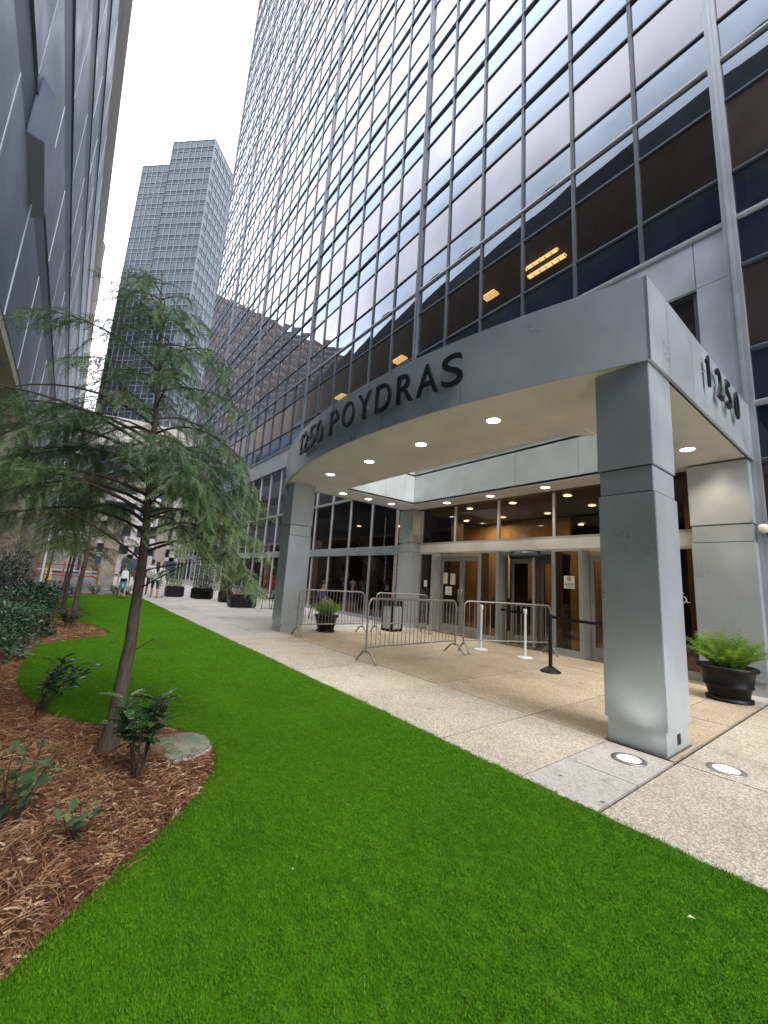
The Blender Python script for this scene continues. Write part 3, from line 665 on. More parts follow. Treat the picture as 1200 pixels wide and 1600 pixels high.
# accessible entrance symbol on the right sidelight
r = .085; c0 = (-2.62, 1.42); y = PY - .012; mb = MB()
mb.tube([(c0[0] + r * math.cos(t), y, c0[1] + r * math.sin(t)) for t in np.linspace(PI * .75, PI * 2.05, 18)], .009, 6)
mb.tube([(c0[0] - .02, y, c0[1] + .17), (c0[0] - .012, y, c0[1] + .04), (c0[0] + .06, y, c0[1] + .035), (c0[0] + .10, y, c0[1] - .07), (c0[0] + .135, y, c0[1] - .06)], .009, 6)
mb.tube([(c0[0] - .015, y, c0[1] + .10), (c0[0] + .05, y, c0[1] + .095)], .008, 6); mb.lathe([(0, -.022), (.02, 0), (0, .022)], (c0[0] - .02, y, c0[1] + .21), 10)
wbuild(mb, 'wheelchair_symbol', M['white'], tower)

# security camera on the pilaster
t = thing('security_camera', 'white dome security camera on the pale pilaster right of the entrance', 'security camera', (-1.33, 8.965, 2.62))
MB().box(-.05, .05, -.03, .01, -.06, .08).build('bracket', M['white'], t, bevel=.01)
MB().tube([(0, -.02, .02), (0, -.12, .03)], .035, 12).build('arm', M['white'], t)
MB().lathe([(.0, -.075), (.04, -.065), (.06, -.03), (.062, 0), (.065, .045), (.05, .06), (0, .065)], (0, -.14, 0), 20).build('dome', M['white'], t)
MB().tube([(.02, -.01, -.06), (.03, -.02, -.12), (.06, -.02, -.15), (.1, 0, -.14)], .008, 6).build('cable', M['black'], t)

# ------------------------------------------------------------------ entrance canopy
CX0, CX1 = -10.28, -1.42; CZ0, CZ1 = 3.83, 4.80; AR = 13.6; ACX, ACY = -5.85, 3.68 + 13.6
can = thing('entrance_canopy', 'grey metal entrance canopy with bowed front on square columns at the tower door', 'canopy', (-5.85, 4.4, 0))
def arc_y(x): return ACY - math.sqrt(AR * AR - (x - ACX) ** 2)
OX0, OX1, OY0, OY1 = -9.25, -2.74, 5.75, 8.28
# soffit: ring between the arc and the opening, with chamfer at the right rear of the front column
arc = [(x, arc_y(x) + .02) for x in np.linspace(CX1 - .02, CX0 + .02, 41)]
outer = arc + [(CX0 + .02, 9.08), (CX1 - .02, 9.08)]
mb = MB()
inner = [(OX1, OY0), (OX0, OY0), (OX0, OY1), (OX1, OY1)]
def strip(xa, xb, n):
    xs_ = np.linspace(xa, xb, n)
    for a, b in zip(xs_[:-1], xs_[1:]): yield a, b
def slab_quad(pts, z0, z1): mb.prism(pts, z0, z1)
for a, b in strip(CX0 + .02, CX1 - .02, 42):
    slab_quad([(a, arc_y(a) + .02), (b, arc_y(b) + .02), (b, OY0), (a, OY0)], CZ0, CZ0 + .05)
slab_quad([(CX0 + .02, OY0), (OX0, OY0), (OX0, OY1), (CX0 + .02, OY1)], CZ0, CZ0 + .05)
slab_quad([(OX1, OY0), (CX1 - .02, OY0), (CX1 - .02, OY1), (OX1, OY1)], CZ0, CZ0 + .05)
slab_quad([(CX0 + .02, OY1), (CX1 - .02, OY1), (CX1 - .02, 9.08), (CX0 + .02, 9.08)], CZ0, CZ0 + .05)
slab_quad([(OX1 - .45, OY0), (OX1, OY0), (OX1, OY0 + .45)], CZ0, CZ0 + .05)
wbuild(mb, 'soffit', M['soffit'], can)
mb = MB()
for a, b in strip(CX0 + .02, CX1 - .02, 42): slab_quad([(a, arc_y(a) + .02), (b, arc_y(b) + .02), (b, OY0), (a, OY0)], CZ1 - .08, CZ1 - .03)
slab_quad([(CX0 + .02, OY0), (OX0, OY0), (OX0, OY1), (CX0 + .02, OY1)], CZ1 - .08, CZ1 - .03)
slab_quad([(OX1, OY0), (CX1 - .02, OY0), (CX1 - .02, OY1), (OX1, OY1)], CZ1 - .08, CZ1 - .03)
slab_quad([(CX0 + .02, OY1), (CX1 - .02, OY1), (CX1 - .02, 9.08), (CX0 + .02, 9.08)], CZ1 - .08, CZ1 - .03)
wbuild(mb, 'roof_deck', M['soffit'], can)
# curved fascia panels
SE = [CX1, -3.50, -5.04, -6.56, -8.14, CX0]
for a, b in zip(SE[:-1], SE[1:]):
    mb = MB(); xs_ = np.linspace(a - (.004 if a != CX1 else 0), b + .004, 10)
    po = [(x, arc_y(x)) for x in xs_]; pi_ = [(x, arc_y(x) + .03) for x in xs_][::-1]
    mb.prism(po + pi_, CZ0 - .012, CZ1); o = wbuild(mb, 'fascia_panel', M['clad'], can, recalc=True)
wbuild(MB().prism([(x, arc_y(x) + .012) for x in np.linspace(CX1 - .01, CX0 + .01, 41)] + [(x, arc_y(x) + .05) for x in np.linspace(CX0 + .01, CX1 - .01, 41)], CZ0, CZ1 - .01), 'fascia_backing', M['joint'], can, recalc=True)
# right and left side fascia panels
y0s = arc_y(CX1)
YS = [y0s, 4.98, 5.85, 6.75, 7.65, 8.4, 9.05]
for a, b in zip(YS[:-1], YS[1:]):
    wbuild(MB().box(CX1, CX1 + .03, a + (.004 if a != y0s else 0), b - .004, CZ0 - .012, CZ1), 'fascia_panel', M['clad'], can)
    wbuild(MB().box(CX0 - .03, CX0, a + .004, b - .004, CZ0 - .012, CZ1), 'fascia_panel', M['clad'], can)
wbuild(MB().box(CX1 - .03, CX1 - .002, y0s + .05, 9.06, CZ0, CZ1 - .01), 'fascia_backing', M['joint'], can)
wbuild(MB().box(CX0 + .002, CX0 + .03, y0s + .05, 9.06, CZ0, CZ1 - .01), 'fascia_backing', M['joint'], can)
# inner fascia round the opening
for a, b in zip([OX0, -8.75, -7.2, -5.62, -4.05], [-8.75, -7.2, -5.62, -4.05, OX1]):
    wbuild(MB().box(a + .004, b - .004, OY1, OY1 + .03, CZ0 - .01, CZ1 + .1), 'inner_panel', M['inner'], can)
for a, b in zip([OY0, 6.35, 7.15, 7.9], [6.35, 7.15, 7.9, OY1]):
    wbuild(MB().box(OX0 - .03, OX0, a + .004, b - .004, CZ0 - .01, CZ1 + .1), 'inner_panel', M['inner'], can)
    wbuild(MB().box(OX1, OX1 + .03, a + .004, b - .004, CZ0 - .01, CZ1 + .1), 'inner_panel', M['inner'], can)
wbuild(MB().box(OX0 + .01, OX1 - .45, OY0 - .03, OY0, CZ0 - .01, CZ1 + .1), 'inner_panel', M['inner'], can)
wbuild(MB().box(OX0 - .06, OX1 + .06, OY1 + .03, OY1 + .05, CZ0, CZ1 + .08), 'inner_backing', M['joint'], can)
# skylight over the opening
M['sky_glass'] = glass_clear('skylight_glass', (0.9, 0.93, 0.92), (.9, .9, .9), .05)
wbuild(MB().box(OX0 - .05, OX1 + .05, OY0 - .05, OY1 + .05, CZ1 + .16, CZ1 + .172), 'skylight_glass', M['sky_glass'], can)
mb = MB()
for x in np.linspace(OX0, OX1, 6): mb.box(x - .03, x + .03, OY0 - .05, OY1 + .05, CZ1 + .10, CZ1 + .155)
for y in (OY0, OY1): mb.box(OX0 - .05, OX1 + .05, y - .03, y + .03, CZ1 + .101, CZ1 + .2)
wbuild(mb, 'skylight_frame', M['white'], can)
# columns
def column(x0, x1, y0, y1):
    pier(x0, x1, y0, y1, 'column_plinth', can, (2.43, 2.70), CZ0 - .002, .21)
column(-1.96, CX1 - .005, 4.43, 5.06); column(-10.22, -9.68, 4.43, 5.06)
wbuild(MB().box(CX1 - .028, CX1 - .020, 4.72, 4.80, .06, .15), 'outlet_cover', M['black'], can)
# downlights
def dlight(x, y, e=30):
    o = wbuild(MB().lathe([(.125, .0), (.125, -.012), (.10, -.014), (.10, .0)], (x, y, CZ0), 28), 'downlight', M['white'], can)
    l_ = MB().lathe([(.0, -.016), (.099, -.012), (.099, -.001), (0, -.001)], (x, y, CZ0), 28).build('lens', M['lamp'], o); l_.location = -wpos(o)
    lamp('downlight_lamp', 'SPOT', (x, y, CZ0 - .03), e, (1, .89, .73), can, spot_size=math.radians(125), spot_blend=.9, shadow_soft_size=.09)
for x in (-8.19, -6.62, -5.06, -3.51): dlight(x, 4.63)
for y in (6.0, 6.9, 7.8): dlight(-9.77, y)
for x in (-8.2, -6.63, -5.04, -3.46): dlight(x, 8.66)
for y in (7.7, 6.2): dlight(-1.98, y)
lamp('pier_fill_lamp', 'SPOT', (-1.95, 8.2, CZ0 - .05), 22, (1, .83, .58), can, spot_size=math.radians(130), spot_blend=.9, shadow_soft_size=.09)  # added warm spot without a fixture, brightens the right pier

# lettering
FONT = bpy.data.fonts[0] if bpy.data.fonts else None
def glyph(ch, h, ext=.018, off=.003):
    if ch == '1':
        s_ = h; po = [(.03 * s_, 0), (.20 * s_, 0), (.20 * s_, s_), (.09 * s_, s_), (.05 * s_, .88 * s_), (-.10 * s_, .82 * s_), (-.10 * s_, .69 * s_), (.03 * s_, .74 * s_)]
        mb_ = MB(); k_ = len(po); mb_.add([(x, -ext, z) for x, z in po] + [(x, ext, z) for x, z in po], [tuple(range(k_)), tuple(range(2 * k_ - 1, k_ - 1, -1))] + [(i, k_ + i, k_ + (i + 1) % k_, (i + 1) % k_) for i in range(k_)])
        me_ = mb_.mesh('letter', M['black_letter']); return me_, .30 * s_
    cu_ = bpy.data.curves.new('letter', 'FONT'); cu_.body = ch; cu_.extrude = ext; cu_.offset = off; cu_.align_x = 'CENTER'; cu_.resolution_u = 6
    o = bpy.data.objects.new('letter', cu_); COL.objects.link(o)
    dg = bpy.context.evaluated_depsgraph_get(); me = bpy.data.meshes.new_from_object(o.evaluated_get(dg)); bpy.data.objects.remove(o)
    co = np.zeros(len(me.vertices) * 3); me.vertices.foreach_get('co', co); co = co.reshape(-1, 3)
    mn, mx_ = co.min(0), co.max(0); s = h / (mx_[1] - mn[1])
    co[:, 0] -= (mn[0] + mx_[0]) / 2; co[:, 1] -= mn[1]
    co[:, 0] *= s; co[:, 1] *= s
    V = np.stack([co[:, 0], -co[:, 2], co[:, 1]], 1)            # stands up, faces -Y
    me.vertices.foreach_set('co', V.ravel().astype(np.float32)); me.materials.clear(); me.materials.append(M['black_letter']); me.update()
    return me, float((mx_[0] - mn[0]) * s)
sign = thing('building_sign', 'raised black letters 1250 POYDRAS along the bowed canopy front', 'sign', (-5.85, 3.66, 4.09))
LET = [('1', -8.22), ('2', -7.86), ('5', -7.46), ('0', -7.07), ('P', -6.42), ('O', -5.91), ('Y', -5.41), ('D', -4.92), ('R', -4.43), ('A', -4.0), ('S', -3.57)]
LH = .48
for ch, x in LET:
    me, w = glyph(ch, LH)
    o = link('letter', me, sign); a = math.asin((x - ACX) / AR)
    o.location = Vector((x + .07 * math.sin(-a) * -1 * -1, arc_y(x) - .075, 4.085)) - sign.location
    tw = {'1': .16, 'O': .40, 'Y': .38, 'D': .37, 'A': .38}.get(ch, .34); o.scale = (tw / w, 1, 1); o.rotation_euler = (0, 0, a)
    so = MB().box(-.015, .015, .03, .075, .2, .23).build('standoff', M['steel'], o)
nsign = thing('number_sign', 'raised black number 1250 on the right side of the canopy', 'sign', (-1.36, 6.9, 4.2))
for ch, y in (('1', 6.24), ('2', 6.78), ('5', 7.26), ('0', 7.74)):
    me, w = glyph(ch, .44, .014); o = link('letter', me, nsign); o.rotation_euler = (0, 0, PI / 2); o.location = Vector((-1.33, y, 4.17)) - nsign.location
    tw = .12 if ch == '1' else .25; o.scale = (tw / w, 1, 1)
    MB().box(-.015, .015, .03, .06, .2, .23).build('standoff', M['steel'], o)

# ground uplights
for (x, y, lb) in ((-1.62, 4.09, 'round in-ground light glowing in the pale concrete strip before the column'), (-1.08, 4.64, 'round in-ground light glowing in aggregate paving right of the column')):
    t = thing('ground_light', lb, 'ground light', (x, y, 0), group='in-ground lights round the column')
    MB().lathe([(.135, .0), (.135, .006), (.095, .010), (.09, .004)], n=36).build('ring', M['galv'], t)
    MB().lathe([(.092, .003), (.088, .008), (0, .0095)], n=36).build('lens', M['uplight'], t)
lamp('uplight_lamp', 'SPOT', (-1.64, 4.13, .03), 8, (1, .97, .88), None, spot_size=math.radians(110), spot_blend=1, shadow_soft_size=.08).rotation_euler = (math.radians(170), 0, 0)
lamp('uplight_lamp', 'SPOT', (-1.12, 4.66, .03), 6, (1, .97, .88), None, spot_size=math.radians(110), spot_blend=1, shadow_soft_size=.08).rotation_euler = (0, math.radians(190), 0)

# ------------------------------------------------------------------ building on the left (close overhead wall)
WY = -1.42; LX0, LX1 = -78, 26
garage = thing('parking_garage', 'tall blue grey panelled building with dark horizontal bands overhanging the planting bed', 'building', (-20, WY, 0))
BANDS = [(7.35, 8.2), (10.15, 11.15), (13.2, 14.35), (15.9, 17.0)]
ROWZ = [(5.2, 7.35), (8.2, 10.15), (11.15, 13.2), (14.35, 15.9), (17.0, 19.0)]
wbuild(MB().box(LX0, LX1, WY - 30, WY - .02, 5.2, 24.3), 'core', M['garage_band'], garage)
for z0, z1 in BANDS: wbuild(MB().box(LX0, LX1, WY - .12, WY + .015, z0, z1), 'recess_band', M['garage_band'], garage)
pw = 2.3; pmesh = {}
for r, (z0, z1) in enumerate(ROWZ):
    pmesh[r] = MB().box(-pw / 2 + .02, pw / 2 - .02, 0, .045, z0, z1).mesh('wall_panel', M['garage_panel'])
    smesh = MB().box(-.022, .022, -.02, .055, z0 + .01, z1 - .01).mesh('seam', M['seam'])
    n = int((LX1 - LX0) / pw); off = (.0, .75, 1.5, .4, 1.1)[r]
    for k in range(n):
        xc = LX1 - (k + .5) * pw - off
        if xc > 8: continue
        o = link('wall_panel', pmesh[r], garage); o.location = (xc + 20, random.uniform(-.004, .004), 0); o.rotation_euler = (0, 0, random.gauss(0, .002))
        o = link('seam', smesh, garage); o.location = (xc + pw / 2 + 20, 0, 0)
    wbuild(MB().box(8, LX1, WY, WY + .045, z0, z1), 'wall_panel', M['garage_panel'], garage)
wbuild(MB().box(LX0, LX1, WY - .01, WY + .05, 19.0, 24.4), 'parapet', M['beige'], garage)
# folded bracket that steps out of the wall
mb = MB(); mb.add([(-8.75, WY, 7.2), (-7.25, WY, 7.5), (-7.25, WY, 8.6), (-8.75, WY, 8.3), (-8.75, WY + .2, 7.3), (-7.4, WY + .2, 7.6), (-7.4, WY + .2, 8.5), (-8.75, WY + .2, 8.2)],
               [(0, 3, 2, 1), (4, 5, 6, 7), (0, 1, 5, 4), (1, 2, 6, 5), (2, 3, 7, 6), (3, 0, 4, 7)])
wbuild(mb, 'folded_bracket', M['garage_panel'], garage, recalc=True, bevel=.01)
# underside, recessed ground floor and columns
wbuild(MB().box(LX0, LX1, WY - 8, WY + .03, 5.0, 5.19), 'soffit', M['pale_wall'], garage)
wbuild(MB().box(LX0, LX1, WY - 8.2, WY - 8, 0, 5.0), 'rear_wall', M['garage_band'], garage)
for k in range(9):
    x = -13.35 - 7.2 * k
    wbuild(MB().prism([(x - .5, -2.2), (x + .5, -2.2), (x + .5, -1.48), (x - .5, -1.48)], 0, 5.0), 'column', M['beige'], garage, bevel=.02)
wbuild(MB().box(-60, -34, WY - 2.6, WY - 2.5, .1, 4.2), 'shopfront', M['shop_glass'], garage)

# brown tower across the street, seen only in reflections
bt = thing('brown_tower', 'brown stone tower with gridded windows reflected in the glass facades', 'office building', (-132, -30, 0))
H2 = 90
wbuild(MB().box(-160, -130.4, -60, -5.4, 0, H2), 'core', M['shop_glass'], bt)
mb = MB()
for k in range(23): z = 2 + k * 4; mb.box(-160.2, -130.1, -60.2, -5.1, z - 1.0, z + .9)
wbuild(mb, 'floor_bands', M['brown'], bt)['kind'] = 'stuff'
mb = MB()
for k in range(19): y = -60.3 + k * 3.06; mb.box(-130.6, -129.9, y - .55, y + .55, 0, H2)
for k in range(11): x = -160 + k * 3.0; mb.box(x - .55, x + .55, -5.6, -4.9, 0, H2)
wbuild(mb, 'piers', M['brown'], bt)['kind'] = 'stuff'

# ------------------------------------------------------------------ far tower, rotated
ft = thing('distant_tower', 'distant grey glass tower with a stepped top rising at the end of the passage', 'skyscraper', (-130, 18.1, 0))
tv = Vector((-.70, -.714, 0)); rv = Vector((-.714, .70, 0)); A = Vector((0, 0, 0))
def wface(p0, d, n, nrm, length, z0, z1, cols, fh):
    pan = MB(); spa = MB(); mul = MB(); p0 = Vector(p0); w = length / cols; nf = int((z1 - z0) / fh); fh = (z1 - z0) / nf
    for f_ in range(nf):
        za = z0 + f_ * fh
        for c in range(cols):
            for mb_, a, b in ((spa, 0, .36), (pan, .36, 1)):
                e = Vector((random.gauss(0, .006), random.gauss(0, .006), 0)); q = p0 + d * (w * c); q2 = p0 + d * (w * (c + 1))
                zz0, zz1 = za + fh * a, za + fh * b; t1 = nrm * random.gauss(0, .008); t2 = nrm * random.gauss(0, .008)
                mb_.add([q + Vector((0, 0, zz0)) + t1, q2 + Vector((0, 0, zz0)) + t2, q2 + Vector((0, 0, zz1)) + t2, q + Vector((0, 0, zz1)) + t1], [(0, 1, 2, 3)])
    for c in range(cols + 1):
        q = p0 + d * (w * c); mul.obox(q + Vector((0, 0, (z0 + z1) / 2)) + nrm * .05, d * .09, nrm * .12, Vector((0, 0, (z1 - z0) / 2)))
    for f_ in range(nf * 2 + 1):
        z = z0 + (f_ // 2) * fh + (fh * .36 if f_ % 2 else 0); mul.obox(p0 + d * (length / 2) + Vector((0, 0, z)) + nrm * .04, d * (length / 2), nrm * .1, Vector((0, 0, .09)))
    for mb_, nm, m_ in ((pan, 'window_panes', 'far_glass'), (spa, 'spandrel_panes', 'far_spandrel'), (mul, 'mullions', 'far_mullion')):
        o = mb_.build(nm, M[m_], ft); o['kind'] = 'stuff'
nf_ = Vector((.714, -.70, 0)); nr_ = Vector((.70, .714, 0))
wface(A, tv, 7, nf_, 15.3, 0, 145.8, 7, 4.2); wface(tv * 15.3, tv, 4, nf_, 9.8, 0, 136.6, 5, 4.2); wface(A, rv, 12, nr_, 27, 0, 145.8, 12, 4.2)
ins = -nf_ * .25
def fbox(a0, a1, z1, nm):
    c = [tv * a0 + ins - nr_ * .2, tv * a1 + ins - nr_ * .2, tv * a1 + rv * 26.8 + ins, tv * a0 + rv * 26.8 + ins]; MB().prism([(p.x, p.y) for p in c], 0, z1).build(nm, M['shop_glass'], ft, recalc=True)
fbox(.25, 15.35, 145.6, 'core'); fbox(15.4, 24.9, 136.4, 'core')

# skybridge with an arched pale top and a pale building at the end of the passage
sb = thing('skybridge', 'pale arched skybridge crossing the far end of the passage', 'bridge', (-58, 8, 0))
mb = MB(); ys = np.linspace(-6, 24, 25); top = [16.4 + 2.6 * (1 - ((y - 7) / 16) ** 2) for y in ys]; bot = [t_ - 3.6 for t_ in top]
n = len(ys); V = []
for x in (-60, -56): V += [(x, y, z) for y, z in zip(ys, bot)] + [(x, y, z) for y, z in zip(ys, top)]
F = []
for i in range(n - 1):
    F += [(i, i + 1, n + i + 1, n + i), (2 * n + i, 3 * n + i, 3 * n + i + 1, 2 * n + i + 1), (n + i, n + i + 1, 3 * n + i + 1, 3 * n + i), (i, 2 * n + i, 2 * n + i + 1, i + 1)]
mb.add(V, F); wbuild(mb, 'deck', M['pale_wall'], sb, recalc=True)
wbuild(MB().box(-59.5, -56.5, -6, 24, 10.9, 11.6), 'girder', M['beige'], sb)
wbuild(MB().box(-59.2, -56.8, -6, 24, 11.6, 13.0), 'glazing', M['far_glass'], sb)
for y in (2.0, 9.2): wbuild(MB().box(-58.6, -57.4, y - .6, y + .6, 0, 10.9), 'pillar', M['beige'], sb)
pg = thing('pale_building', 'pale low building with open parking decks closing the far end of the passage', 'building', (-76, 8, 0))
wbuild(MB().box(-96, -76, -24, 40, 0, 3.2), 'wall', M['pale_wall'], pg)
for k in range(4):
    z = 4.6 + k * 3.4; wbuild(MB().box(-96, -75.8, -24, 40, z, z + 1.4), 'parapet', M['pale_wall'], pg)
wbuild(MB().box(-96, -77.2, -24, 40, 3.2, 18), 'core', M['garage_band'], pg)
for k in range(11): y = -22 + k * 6; wbuild(MB().box(-76.9, -76.0, y - .4, y + .4, 0, 17), 'column', M['pale_wall'], pg)
for y0, y1 in ((1.5, 4.5), (7, 10), (13, 16)): wbuild(MB().box(-76.02, -75.9, y0, y1, .1, 2.6), 'opening', M['garage_band'], pg)

# street furniture far off
t = thing('concrete_pillar', 'grey square concrete pillar at the far end of the lawn', 'pillar', (-30.2, 2.0, 0))
wbuild(MB().box(-30.6, -29.9, 1.7, 2.5, .12, 4.4), 'shaft', M['beige'], t, bevel=.03); wbuild(MB().box(-30.7, -29.8, 1.6, 2.6, -.15, .12), 'base', M['concrete'], t)
M['orange'] = mat('orange_plastic', (.55, .10, .03), .5); M['red'] = mat('red_plastic', (.5, .035, .025), .4); M['yellow'] = mat('yellow_plastic', (.6, .4, .03), .5)
for i, (x, y, lb) in enumerate(((-40, 1.1, 'red and white construction fence beside the concrete pillar'), (-41, -.6, 'red construction fence panel behind the small trees'))):
    t = thing('construction_fence', lb, 'fence', (x, y, 0), group='construction fences beyond the lawn')
    for z in (.35, .75, 1.15): MB().box(-.03, .03, -1.2, 1.2, z - .035, z + .035).build('rail', M['red'] if z != .75 else M['white'], t)
    for yy in (-1.1, 1.1): MB().box(-.05, .05, yy - .05, yy + .05, -.14, 1.45).build('post', M['orange'], t)
t = thing('traffic_drum', 'yellow traffic drum standing behind the small trees', 'traffic drum', (-43, -.95, -.14))
MB().lathe([(.34, 0), (.34, .08), (.27, .1), (.22, 1.0), (.1, 1.05), (0, 1.06)], n=20).build('barrel', M['yellow'], t); MB().lathe([(.262, .35), (.25, .6)], n=20).build('stripe', M['white'], t)
t = thing('red_bin', 'red orange bin standing beyond the walking people', 'bin', (-33.5, 4.3, 0)); t.scale = (.75, .75, .8)
MB().lathe([(.36, 0), (.42, .9), (.44, 1.3), (.40, 1.55), (.25, 1.72), (0, 1.76)], n=24).build('drum', M['red'], t); MB().lathe([(.45, 1.28), (.46, 1.31), (.45, 1.36)], n=24).build('band', M['orange'], t)
t = thing('light_pole', 'slim pale pole standing by the tan columns at left', 'pole', (-24.5, -.75, -.05))
MB().lathe([(.09, 0), (.09, .12), (.045, .16), (.04, 6.5), (0, 6.52)], n=12).build('shaft', M['white'], t); MB().lathe([(.14, 0), (.14, .05), (.09, .07)], n=12).build('base', M['galv'], t)

# ------------------------------------------------------------------ crowd barriers
def barrier(p0, p1, lb, nb=19):
    p0, p1 = Vector((*p0, 0)), Vector((*p1, 0)); c = (p0 + p1) / 2; d = p1 - p0; L = d.length
    t = thing('crowd_barrier', lb, 'barrier', c, math.atan2(d.y, d.x), 'crowd control barriers before the doors')
    h = L / 2; R0 = .12; z0, z1 = .26, 1.08; pts = []
    for cx_, cz_, a0 in ((h - R0, z1 - R0, 0), (-h + R0, z1 - R0, PI / 2)):
        for k in range(6): a = a0 + k * PI / 10; pts.append((cx_ + R0 * math.cos(a), 0, cz_ + R0 * math.sin(a)))
    pts = [(h, 0, .16)] + pts + [(-h, 0, .16)]
    MB().tube(pts, .019, 8).build('frame', M['galv'], t)
    MB().tube([(-h, 0, z0), (h, 0, z0)], .015, 8).build('bottom_rail', M['galv'], t)
    bme = MB().tube([(0, 0, z0), (0, 0, z1)], .0075, 6, cap=False).mesh('bar', M['galv'])
    for k in range(nb): o = link('bar', bme, t); o.location = (-h + L * (k + 1) / (nb + 1), 0, 0)
    for sx in (-1, 1):
        x = sx * (h - .02)
        MB().tube([(x, -.27, .01), (x, -.22, .06), (x, -.10, .17), (x, -.05, .19), (x, .05, .19), (x, .10, .17), (x, .22, .06), (x, .27, .01)], .019, 8).build('foot', M['galv'], t)
    MB().tube([(h, 0, .95), (h + .06, 0, .95), (h + .06, 0, .86)], .009, 6).build('hook', M['galv'], t)
    return t
barrier((-9.02, 4.55), (-9.0, 6.45), 'steel crowd barrier starting at the left column in front of the potted fern')
barrier((-8.98, 6.85), (-8.75, 8.55), 'steel crowd barrier hindmost, in front of the grey bin and pier', 17)
barrier((-5.82, 4.28), (-5.98, 6.72), 'steel crowd barrier nearest the walkway in the middle of the court', 22)
barrier((-6.0, 7.0), (-5.1, 8.95), 'steel crowd barrier closest to the revolving door', 16)
# stanchions
def stanchion(x, y, m_, lb, dome):
    t = thing('stanchion', lb, 'stanchion', (x, y, 0), 0, 'queue posts before the doors')
    prof = [(.17, 0), (.175, .012), (.16, .025), (.05, .095), (.035, .1), (0, .1)] if dome else [(.16, 0), (.162, .008), (.14, .02), (.03, .03), (0, .03)]
    MB().lathe(prof, n=28).build('base', m_, t); MB().lathe([(.032 if dome else .026, .02), (.032 if dome else .026, .92)], n=14).build('post', m_, t)
    MB().lathe([(.036, .90), (.038, .91), (.038, .985), (.032, 1.0), (0, 1.0)], n=14).build('head', M['black'] if dome else m_, t)
    return t
def belt(t, p, q, sag=.03):
    p, q = Vector(p) - t.location, Vector(q) - t.location; n_ = 8; mb = MB(); V = []
    for i in range(n_ + 1):
        u = i / n_; c = p.lerp(q, u) - Vector((0, 0, sag * 4 * u * (1 - u)))
        V += [c - Vector((0, 0, .024)), c + Vector((0, 0, .024))]
    for i in range(n_): mb.add(V[2 * i:2 * i + 4], [(0, 2, 3, 1)])
    mb.build('belt', M['black'], t)
s1 = stanchion(-4.01, 7.02, M['black'], 'black queue post with a domed base near the big column', True)
belt(s1, (-4.01, 7.02, .955), (-2.35, 7.62, .955), .05)
s1b = stanchion(-2.35, 7.62, M['black'], 'black queue post hidden behind the big column', True)
s2 = stanchion(-5.06, 7.87, M['white'], 'white queue post with black belt before the revolving door', False); belt(s2, (-5.06, 7.87, .93), (-5.75, 8.02, .93), .02)
MB().lathe([(.03, 0), (.03, .06)], (-.70, .15, .9), 10).build('belt_clip', M['black'], s2)
s3 = stanchion(-6.12, 7.75, M['white'], 'white queue post in front of the double door', False)

# ------------------------------------------------------------------ pots, bins, planters, chairs
def foxtail(rad, n, ln, seed, spread=1.0):
    r = np.random.default_rng(seed); P = []; D = []; Nn = []; S = []; T = []
    for i in range(n):
        a = r.uniform(0, 2 * PI); out = r.uniform(.08, .85) * spread; L = ln * r.uniform(.85, 1.5); b = np.array([rad * .5 * math.cos(a) * r.random(), rad * .5 * math.sin(a) * r.random(), 0])
        d = np.array([math.cos(a) * out, math.sin(a) * out, 1.0]); d /= np.linalg.norm(d); tt = r.random(); m_ = 62
        for k in range(m_):
            u = k / m_; p = b + d * L * u + np.array([math.cos(a), math.sin(a), 0]) * out * .35 * L * u * u - np.array([0, 0, 1]) * L * .38 * out * u * u
            th = k * 2.4; side = np.array([math.cos(th), math.sin(th), .55 * math.sin(k)]); P.append(p); D.append(d * .6 + side); Nn.append(np.cross(d, side) + 1e-3)
            S.append((.10 * (math.sin(PI * min(1, u * .85 + .12)) ** .6) + .008) * (ln / .5)); T.append(np.clip(tt * .5 + .45 * u + r.uniform(-.1, .15), 0, 1))
    TV = np.array([(0, -.07, 0), (0, .07, 0), (1, 0, 0)]); TF = np.array([(0, 1, 2)])
    V, F, T2 = instance_template(TV, TF, np.array(P), np.array(D), np.array(Nn), np.array(S), np.array(T))
    return npmesh('foliage', V, F, M['fern'], T2)
def fern_pot(x, y, s, lb, n, seed):
    t = thing('fern_pot', lb, 'potted plant', (x, y, 0), 0, 'black fern pots at the entrance')
    MB().lathe([(.30 * s, 0), (.30 * s, .05 * s), (.26 * s, .06 * s)], n=36).build('saucer', M['black'], t)
    MB().lathe([(.25 * s, .03 * s), (.29 * s, .2 * s), (.315 * s, .215 * s), (.32 * s, .24 * s), (.31 * s, .25 * s), (.35 * s, .45 * s), (.385 * s, .46 * s), (.40 * s, .49 * s), (.395 * s, .52 * s), (.36 * s, .53 * s), (.33 * s, .46 * s)], n=40).build('pot', M['black'], t)
    MB().lathe([(.34 * s, .47 * s), (0, .5 * s)], n=24).build('soil', M['mulch_base'], t)
    o = link('foliage', foxtail(.33 * s, n, .46 * s, seed), t); o.location = (0, 0, .47 * s)
    return t
fern_pot(-1.74, 7.9, .92, 'bright green fern in a black pot beside the right pier', 130, 3)
fern_pot(-9.62, 5.7, .82, 'bright green fern in a black pot behind the left barrier', 80, 5)
t = thing('litter_bin', 'grey square litter bin with black frame standing before the left pier', 'bin', (-9.35, 7.75, 0), .1)
MB().box(-.22, .22, -.22, .22, 0, .06).box(-.22, .22, -.22, .22, .72, .86).box(-.22, -.17, -.22, -.17, .06, .72).box(.17, .22, -.22, -.17, .06, .72).box(-.22, -.17, .17, .22, .06, .72).box(.17, .22, .17, .22, .06, .72).build('frame', M['black'], t)
